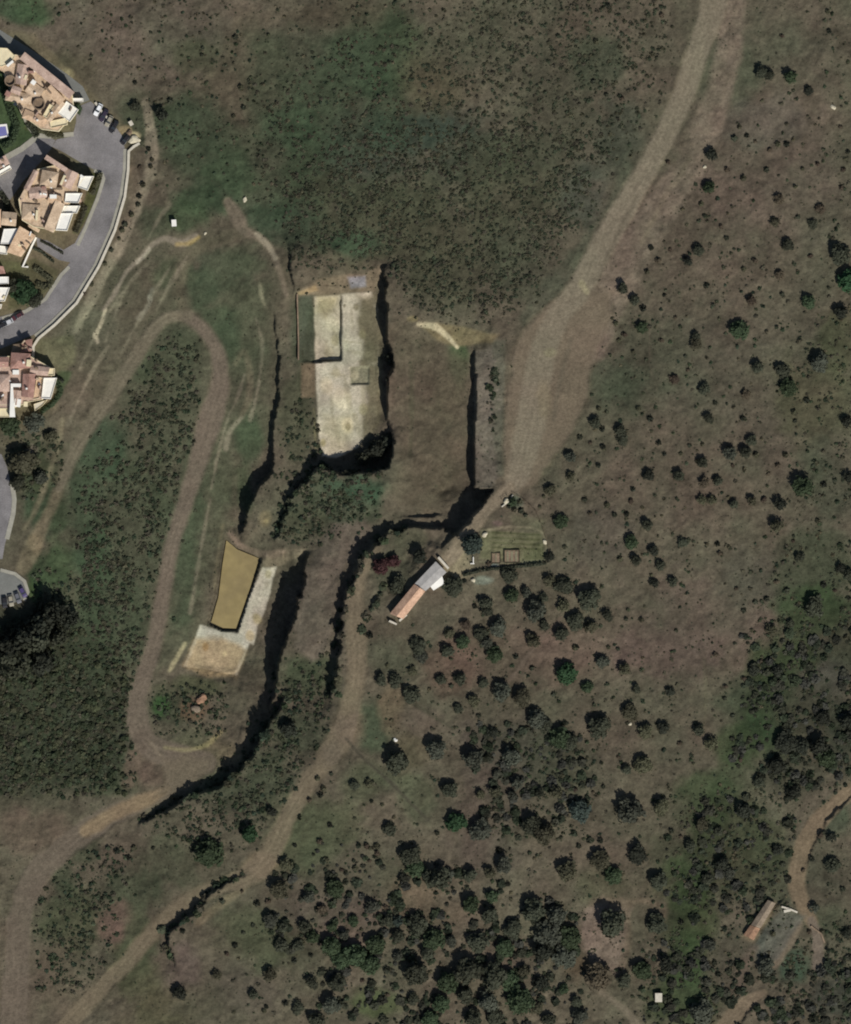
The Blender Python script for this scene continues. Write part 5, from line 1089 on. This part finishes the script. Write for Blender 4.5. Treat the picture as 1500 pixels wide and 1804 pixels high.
# hedges -----------------------------------------------------------------------
def hedge(pts, wpx, h, tone, label, z=None, seed=0):
    r = np.random.default_rng(seed); P = []; Dn = []
    for (x0, y0), (x1, y1) in zip(pts[:-1], pts[1:]):
        L_ = math.hypot(x1 - x0, y1 - y0) * MPP; n = int(L_ * wpx * MPP * 26) + 20
        t = r.random(n); s = r.uniform(-.5, .5, n) * wpx; nx_, ny_ = -(y1 - y0), (x1 - x0); q = math.hypot(nx_, ny_)
        px_ = x0 + (x1 - x0) * t + nx_ / q * s; py_ = y0 + (y1 - y0) * t + ny_ / q * s
        zz = (ZG(px_, py_) if z is None else np.full(n, z)) + h * r.uniform(.15, 1, n) * (1 - .5 * np.abs(s / wpx * 2) ** 3)
        P.append(np.stack([X(px_), Y(py_), zz], 1)); Dn.append(np.stack([nx_ / q * s / wpx, -ny_ / q * s / wpx, np.full(n, .6)], 1))
    P = np.concatenate(P); Dn = np.concatenate(Dn) + r.normal(0, .35, P.shape); Dn /= np.linalg.norm(Dn, axis=1)[:, None]
    Vv = cards(P, Dn, r.uniform(.16, .34, len(P)), r)
    return tag(link(bpy.data.objects.new('hedge', mesh_np('hedge', Vv, np.arange(len(Vv)).reshape(-1, 4), M_TONE[tone]))), label, 'hedge')
hedge([(176,304),(172,320),(162,342)], 10, 1.6, 'olive', 'olive hedge between the white corner terrace and the road', ZV, 1)
hedge([(150,362),(142,385),(132,408)], 10, 1.4, 'olive', 'rough hedge below the white terraces along the road', ZV, 2)
hedge([(48,216),(58,226),(66,240)], 12, 1.8, 'dark', 'dark hedge at the foot of the upper terraced house', ZV, 3)
hedge([(66,224),(90,238),(112,238)], 9, 1.2, 'olive', 'curved olive hedge along the pavement under the upper terrace', ZV, 4)
hedge([(4,150),(18,190),(30,222),(20,250),(4,258)], 13, 2.2, 'green', 'tall deep green hedge wrapping the garden pool', ZV, 5)
hedge([(0,338),(10,352),(14,372)], 10, 2.0, 'dark', 'dark hedge between the street and the tan roofed block', ZV, 6)
hedge([(72,424),(88,432),(112,446)], 3, 1.0, 'dark', 'thin dark hedge on the upper side of the driveway', ZV, 7)
hedge([(58,436),(74,444),(96,462)], 4, 1.1, 'dark', 'thin dark hedge on the lower side of the driveway', ZV, 8)
hedge([(60,470),(76,482),(92,494),(84,506),(64,500)], 10, 1.3, 'olive', 'clipped olive hedge in the garden under the driveway', ZV, 9)
hedge([(60,646),(76,650),(100,664),(112,672)], 5, 1.6, 'black', 'dark hedge behind the red tiled house', ZV, 10)
hedge([(816,1013),(850,1004),(890,1000),(930,996),(962,992)], 5, 1.3, 'dark', 'long thin hedge closing the lower side of the garden plot', None, 11)
hedge([(98,668),(108,690),(92,712),(72,726)], 8, 1.0, 'green', 'low green hedge beside the cream terrace', ZV, 12)

# cars ---------------------------------------------------------------------------
M_TYRE, _, _b = new_mat('tyre_rubber', .9, .1); _b.inputs['Base Color'].default_value = (.02, .02, .02, 1)
M_LAMP, _, _b = new_mat('lamp_glass', .2, .5); _b.inputs['Base Color'].default_value = (.6, .6, .58, 1)
def paint(name, c):
    m, t, b = new_mat(name, .3, .5); b.inputs['Base Color'].default_value = (*c, 1); b.inputs['Coat Weight'].default_value = .4
    return m
def loft(bm, secs, mi=0):
    rows = [[bm.verts.new(p) for p in s_] for s_ in secs]; n = len(rows[0])
    for a, b in zip(rows[:-1], rows[1:]):
        for i in range(n): bm.faces.new((a[i], a[(i + 1) % n], b[(i + 1) % n], b[i]))
    bm.faces.new(rows[0][::-1]); bm.faces.new(rows[-1])
def car(px, py, z, ang, pm, label, L_=4.4, W_=1.8, H_=1.45):
    root = empty('parked_car', (X(px), Y(py), z), label, 'car', 'cars parked in the village')
    root.rotation_euler = (0, 0, -math.radians(ang))
    h = W_ / 2
    def sec(x, w_, z0, z1): return [(x, -w_, z0), (x, w_, z0), (x, w_ * 1.0, (z0 + z1) / 2), (x, w_ * .93, z1), (x, -w_ * .93, z1), (x, -w_, (z0 + z1) / 2)]
    bm = bmesh.new()
    loft(bm, [sec(-L_ / 2, h * .82, .38, .78), sec(-L_ * .46, h * .95, .28, .92), sec(-L_ * .2, h, .24, .95), sec(L_ * .15, h, .24, .93), sec(L_ * .36, h * .97, .24, .84), sec(L_ * .46, h * .9, .28, .74), sec(L_ / 2, h * .74, .36, .62)])
    o = fin(bm, 'body', pm, root); bv = o.modifiers.new('b', 'BEVEL'); bv.width = .05; bv.segments = 2
    bm = bmesh.new()
    def rs(x, w_, z0): return [(x, -w_, z0), (x, w_, z0)]
    base = [(-L_ * .40, h * .84), (L_ * .18, h * .84)]; topz = H_
    b0 = [bm.verts.new(p) for p in ((-L_ * .42, -h * .86, .9), (L_ * .2, -h * .86, .9), (L_ * .2, h * .86, .9), (-L_ * .42, h * .86, .9))]
    b1 = [bm.verts.new(p) for p in ((-L_ * .30, -h * .66, topz - .04), (L_ * .03, -h * .66, topz - .04), (L_ * .03, h * .66, topz - .04), (-L_ * .30, h * .66, topz - .04))]
    for i in range(4): bm.faces.new((b0[i], b0[(i + 1) % 4], b1[(i + 1) % 4], b1[i]))
    bm.faces.new(b1); fin(bm, 'window_band', M_DARK, root)
    bm = bmesh.new()
    loft(bm, [[(x, -w_, topz - .05), (x, w_, topz - .05), (x, w_ * .9, topz + .02), (x, -w_ * .9, topz + .02)] for x, w_ in ((-L_ * .33, h * .66), (-L_ * .2, h * .7), (0, h * .7), (L_ * .05, h * .66))])
    fin(bm, 'roof', pm, root)
    for sx in (-.31, .31):
        for sy in (-1, 1):
            bm = bmesh.new()
            bmesh.ops.create_cone(bm, cap_ends=True, segments=18, radius1=.31, radius2=.31, depth=.2)
            bmesh.ops.rotate(bm, verts=bm.verts, matrix=__import__('mathutils').Matrix.Rotation(math.pi / 2, 3, 'X'))
            bmesh.ops.translate(bm, verts=bm.verts, vec=(L_ * sx, sy * (h - .07), .31))
            fin(bm, 'wheel', M_TYRE, root)
    for sy in (-1, 1):
        bm = bmesh.new(); bmesh.ops.create_cube(bm, size=1); bmesh.ops.scale(bm, verts=bm.verts, vec=(.12, .34, .14)); bmesh.ops.translate(bm, verts=bm.verts, vec=(L_ * .465, sy * h * .62, .62))
        fin(bm, 'headlight', M_LAMP, root)
PW = paint('white_paint', (.78, .78, .76)); PB = paint('black_paint', (.02, .018, .018)); PV = paint('plum_paint', (.035, .025, .04)); PR = paint('maroon_paint', (.07, .022, .025)); PG = paint('grey_paint', (.12, .12, .13)); PP = paint('violet_paint', (.07, .05, .13)); PT = paint('beige_paint', (.30, .27, .20)); PS = paint('silver_paint', (.5, .5, .5))
car(173, 193, ZV + .05, 118, PW, 'white parked car, first in the row nearest the terraced house', 4.6)
car(183, 203, ZV + .05, 118, PV, 'dark plum car parked tightly beside the white car', 4.8)
car(201, 223, ZV + .05, 118, PB, 'black car alone in the middle of the parking row', 4.8)
car(221, 246, ZV + .05, 128, PB, 'dark car at the lower end of the parking row by the rubble', 4.0)
car(192, 213, ZV + .05, 118, PT, 'beige car between the dark plum car and the black car', 4.2)
car(31, 557, ZV + .05, 150, PR, 'maroon car parked at the kerb of the curving road', 4.6)
car(13, 568, ZV + .05, 155, PS, 'silver car in front of the maroon car', 4.3)
car(2, 574, ZV + .05, 155, PB, 'black car cut by the left edge of the photo near the silver one', 4.3)
car(40, 1043, -9.95, 60, PP, 'violet car at the right end of the row on the turning circle', 4.2)
car(31, 1053, -9.95, 70, PG, 'dark grey car next to the violet car on the turning circle', 4.2)
car(19, 1058, -9.95, 80, PT, 'beige car third in the turning circle row', 4.2)
car(8, 1061, -9.95, 85, PB, 'black car at the left of the turning circle row', 4.2)

# sheds -------------------------------------------------------------------------
M_SHEET = noisy('grey_roof_sheets', A(158,154,148), .14, .6, .6, .3)
M_TWORN = tile('worn_orange_tiles', A(190,156,130), A(156,124,102))  # the tiles' own orange, the same on both roof slopes
M_TDULL = tile('dull_tan_tiles', A(132,118,100), A(104,92,78))
M_TRUST = tile('rusty_tiles', A(148,116,92), A(112,88,70))
def shed(name, label, cat, parts, zb):
    cx = np.mean([p[0] for b in parts for p in b[1]]); cy = np.mean([p[1] for b in parts for p in b[1]])
    root = empty(name, (X(cx), Y(cy), zb), label, cat); inv = Vector((-X(cx), -Y(cy), -zb))
    wb = bmesh.new()
    for nm, q, ze, zr, mat in parts:      # q: four corners, 0-1 and 2-3 the long eaves; 0-1 lies on the shaded side
        c = np.mean(np.array(q, float), 0); Qi = [tuple(c + (np.array(p) - c) * .95) for p in q]
        prism(wb, Qi, zb - .5, zb + ze - .02)
        q = [np.array(p, float) for p in q]; r0 = (q[0] + q[3]) / 2; r1 = (q[1] + q[2]) / 2
        if nm == 'lean_to_roof':
            rb = bmesh.new(); vs = [rb.verts.new((X(p[0]), Y(p[1]), zb + h_ + t_)) for t_ in (0, .12) for p, h_ in zip(q, (zr, zr, ze, ze))]
            rb.faces.new(vs[4:]); rb.faces.new(vs[:4][::-1])
            for i in range(4): rb.faces.new((vs[i], vs[(i + 1) % 4], vs[4 + (i + 1) % 4], vs[4 + i]))
        else:
            rb = bmesh.new(); v = lambda p, z_: rb.verts.new((X(p[0]), Y(p[1]), zb + z_))
            b0 = [v(p, ze) for p in q]; b1 = [v(p, ze + .12) for p in q]; ra, rc = v(r0, zr), v(r1, zr)
            rb.faces.new(b0[::-1])
            for i in range(4): rb.faces.new((b0[i], b0[(i + 1) % 4], b1[(i + 1) % 4], b1[i]))
            rb.faces.new((b1[0], b1[1], rc, ra)); rb.faces.new((b1[2], b1[3], ra, rc)); rb.faces.new((b1[1], b1[2], rc)); rb.faces.new((b1[3], b1[0], ra))
        o = fin(rb, nm, mat, root)
        for vv in o.data.vertices: vv.co += inv
    o = fin(wb, 'wall', M_WHITE, root)
    for vv in o.data.vertices: vv.co += inv
    return root, inv
ZS = 0.4
r_, inv_ = shed('long_shed', 'long low shed, grey sheet roof at one end and orange tiles at the other', 'shed', [
    ('sheet_roof', [(731,1028),(768,989),(787,1008),(750,1041)], 2.3, 2.75, M_SHEET),
    ('tiled_roof', [(687,1081),(730.5,1028.5),(749.5,1041.5),(711,1090)], 2.5, 3.7, M_TWORN),
    ('lean_to_roof', [(757,1031),(778,1010),(783,1028),(764,1040)], 1.9, 2.2, M_WHITE)], ZS)
for i, pts in enumerate(([(774,980),(792,1000),(789,1003),(771,983)], [(687,1092),(700,1098),(699,1101),(685,1095)], [(703,1092),(716,1081),(718,1084),(705,1095)])):
    wb = bmesh.new(); prism(wb, pts, ZS - .5, ZS + 1.6)
    o = fin(wb, 'yard_wall', M_KERB, r_)
    for vv in o.data.vertices: vv.co += inv_
r2, _ = shed('roofed_cutting', 'long narrow tan roof at lower right with a rusty middle', 'shed', [
    ('tiled_roof', [(1322,1628),(1352,1584),(1366,1590),(1339,1634)], 1.3, 2.1, M_TDULL),
    ('rusty_roof', [(1309,1646),(1321.5,1628.5),(1338.5,1634.5),(1327,1655)], 1.2, 2.0, M_TRUST)], .5)

# small things ---------------------------------------------------------------------
M_STONE = noisy('pale_limestone', A(196,186,160), .2, 1.5, .9, bump=.4)
def boulder(px, py, r_, label, mat=None, seed=0, flat_=.7, z=None):
    rr = np.random.default_rng(seed + int(px)); bm = bmesh.new()
    bmesh.ops.create_icosphere(bm, subdivisions=2, radius=1)
    for v in bm.verts:
        k = 1 + .25 * math.sin(3 * v.co.x + px) * math.cos(2.3 * v.co.y + py) + rr.uniform(-.1, .1)
        v.co = Vector((v.co.x * k * r_ * 1.2, v.co.y * k * r_ * .9, v.co.z * k * r_ * flat_))
    bmesh.ops.rotate(bm, verts=bm.verts, matrix=__import__('mathutils').Matrix.Rotation(rr.uniform(0, 3), 3, 'Z'))
    o = fin(bm, 'boulder', mat or M_STONE)
    o.location = (X(px), Y(py), (float(ZG(px, py)) if z is None else z) + r_ * flat_ * .35)
    return tag(o, label, 'rock')
boulder(432, 352, .75, 'pale boulder alone at the top of the footpath fork')
boulder(362, 411, .55, 'small pale boulder at the end of the curved footpath')
boulder(697, 1303, .7, 'bright white stone on the bare patch by the lower fork', M_WHITE)
boulder(854, 942, .9, 'pale flat stone beside the blue-green tree at the garden')
boulder(892, 883, 1.0, 'whitish rock heap at the tip of the dirt yard')
boulder(960, 955, .7, 'pale stone at the right end of the garden plot')
boulder(1241, 295, .6, 'pale stone beside the dark tree on the brown shoulder')
boulder(1467, 190, .9, 'pale outcrop stone high at the upper right')
boulder(237, 246, 1.6, 'big pale rubble heap at the end of the car row', None, 3, .5, ZV)
boulder(228, 233, 1.1, 'grey brown rubble heap behind the last parked car', M_TBR, 5, .6, ZV)
boulder(834, 1022, .8, 'pale rock under the garden hedge')
boulder(1110, 1445-170, .5, 'small stone on the brown slope among scattered trees')
boulder(355, 1232, 1.8, 'rust orange earth mound below the quarry slab', M_TRUST, 7, .5)
boulder(345, 1250, 1.4, 'lower rust brown earth mound among the bushes', M_TDULL, 9, .5)
def boxthing(name, label, cat, px, py, w_, l_, h, ang, mat, lid=None, z=None):
    zz = float(ZG(px, py)) if z is None else z
    root = empty(name, (X(px), Y(py), zz), label, cat); root.rotation_euler = (0, 0, math.radians(ang))
    bm = bmesh.new(); bmesh.ops.create_cube(bm, size=1); bmesh.ops.scale(bm, verts=bm.verts, vec=(w_, l_, h + .5)); bmesh.ops.translate(bm, verts=bm.verts, vec=(0, 0, h / 2 - .25))
    bmesh.ops.bevel(bm, geom=bm.edges[:], offset=.05, segments=2, affect='EDGES'); fin(bm, 'body', mat, root)
    bm = bmesh.new(); bmesh.ops.create_cube(bm, size=1); bmesh.ops.scale(bm, verts=bm.verts, vec=(w_ * 1.12, l_ * 1.08, .12)); bmesh.ops.translate(bm, verts=bm.verts, vec=(0, 0, h + .062)); fin(bm, 'lid' if lid is None else lid, mat, root)
    bm = bmesh.new(); bmesh.ops.create_cube(bm, size=1); bmesh.ops.scale(bm, verts=bm.verts, vec=(.7, .05, h * .7)); bmesh.ops.translate(bm, verts=bm.verts, vec=(0, -l_ / 2 - .02, h * .35)); fin(bm, 'hatch', M_WOOD, root)
    return root
boxthing('pump_hut', 'tiny white hut alone on the bank below the village road', 'hut', 307, 393, 1.5, 2.2, 1.9, 4, M_WHITE, 'roof')
boxthing('water_tank', 'pale upright water tank in the grass near the bottom right', 'tank', 1160, 1756, 2.2, 2.9, 1.6, 0, M_KERB)
boxthing('rubbish_bin', 'pale container behind the black parked car', 'bin', 231, 217, 1.2, 1.6, 1.3, 30, M_KERB, None, ZV)
boxthing('site_hut', 'low whitish slab hut by the tan track junction at right', 'hut', 1386, 1603, 2.2, .9, .9, 12, M_KERB, 'roof')
# garden: timber-framed beds and an L of white pipes
def bed(px, py, w_, l_, label, slats):
    root = empty('garden_bed', (X(px), Y(py), float(ZG(px, py))), label, 'garden bed')
    def b(name, x, y, a, c, h, mat, z0=-.2):
        bm = bmesh.new(); bmesh.ops.create_cube(bm, size=1); bmesh.ops.scale(bm, verts=bm.verts, vec=(a, c, h - z0)); bmesh.ops.translate(bm, verts=bm.verts, vec=(x, y, (h + z0) / 2)); return fin(bm, name, mat, root)
    b('soil', 0, 0, w_ - .1, l_ - .1, .3, M_TBR)
    for s_ in (-1, 1): b('side_board', s_ * w_ / 2, 0, .3, l_ + .3, .55, M_WOODD); b('end_board', 0, s_ * l_ / 2, w_ - .31, .3, .52, M_WOODD)
    for k in range(slats): b('slat', -w_ / 2 + (k + .7) * w_ / (slats + .4), 0, w_ * .14, l_ * .8, .42, M_KERBG)
M_WOODD = noisy('dark_boards', A(70,66,50), .25, 2.0); M_KERBG = noisy('pale_mulch', A(124,118,94), .2, 1.5)
bed(902, 980, 5.2, 4.4, 'square timber garden bed with three pale strips', 3)
bed(874, 983, 3.0, 3.6, 'small timber garden bed left of the striped one', 1)
bm = bmesh.new(); prism(bm, [(833.4,981),(835,981),(835,992),(833.4,992)], 0, 1); prism(bm, [(829,992.02),(836,992.02),(836,993.6),(829,993.6)], 0, 1.02)
o = fin(bm, 'low_white_wall', M_WHITE); o.location = (0, 0, float(ZG(833, 988)) - .3)
tag(o, 'small white L-shaped wall in the yard by the garden', 'wall')

# wire fence round the garden plot: posts and two rails
def fence(pts, label, hgt=1.2):
    cx, cy = pts[0]; root = empty('garden_fence', (X(cx), Y(cy), float(ZG(cx, cy))), label, 'fence'); org = root.location.copy()
    P = []
    for (x0, y0), (x1, y1) in zip(pts[:-1], pts[1:]):
        k = max(int(math.hypot(x1 - x0, y1 - y0) / 11), 1)
        P += [(x0 + (x1 - x0) * i / k, y0 + (y1 - y0) * i / k) for i in range(k)]
    P.append(pts[-1]); W3 = [Vector((X(a), Y(b), float(ZG(a, b)))) - org for a, b in P]
    for q in W3:
        bm = bmesh.new(); bmesh.ops.create_cone(bm, cap_ends=True, segments=8, radius1=.09, radius2=.07, depth=hgt + .4); bmesh.ops.translate(bm, verts=bm.verts, vec=q + Vector((0, 0, hgt / 2 - .2))); fin(bm, 'post', M_WOOD, root)
    for fr in (.45, .92):
        bm = bmesh.new()
        for a, b in zip(W3[:-1], W3[1:]):
            d = (b - a); n_ = Vector((-d.y, d.x, 0)).normalized() * .03; up = Vector((0, 0, hgt * fr)); t_ = Vector((0, 0, .05))
            v = [bm.verts.new(c) for c in (a - n_ + up, a + n_ + up, a + n_ + up + t_, a - n_ + up + t_, b - n_ + up, b + n_ + up, b + n_ + up + t_, b - n_ + up + t_)]
            for f in ((0,1,2,3), (7,6,5,4), (0,4,5,1), (1,5,6,2), (2,6,7,3), (3,7,4,0)): bm.faces.new([v[i] for i in f])
        fin(bm, 'rail', M_WOOD, root)
fence([(884,880),(903,868),(922,880),(944,900),(957,930),(966,960),(968,984)], 'post and rail fence curving round the right side of the garden plot')
fence([(848,1004),(838,1016),(846,1032)], 'short broken fence at the lower corner of the yard')
wall_line('low_wall', [(1376,1596),(1390,1600),(1404,1606)], 3, lambda a, b: float(ZG(a, b)) - .3, 1.1, M_KERB, 'broken pale wall across the yard head at lower right', 'wall')
wall_line('low_wall', [(1428,1630),(1446,1644),(1452,1660)], 2.5, lambda a, b: float(ZG(a, b)) - .3, 1.0, M_TBR, 'brown wall at the top of the pink spur at lower right', 'wall')
wall_line('low_wall', [(904,872),(896,884),(884,893)], 2, lambda a, b: float(ZG(a, b)) - .3, 1.0, M_KERB, 'low broken stone wall at the tip of the dirt yard', 'wall')
for k, (a, b) in enumerate([(900,880),(908,888),(916,884),(906,898),(918,900),(896,892),(926,908)]): shrub(a, b, random.uniform(.8, 1.4), 'small green shrub in the planted tip of the garden wedge', 'shrubs in the garden tip')

wall_line('quarry_wall', [(524,518),(525,560),(526,600),(526,634)], 2.2, lambda a, b: float(ZG(a, b)) - .4, 1.7, M_TBR, 'thin brown wall along the left side of the upper quarry slab', 'wall')
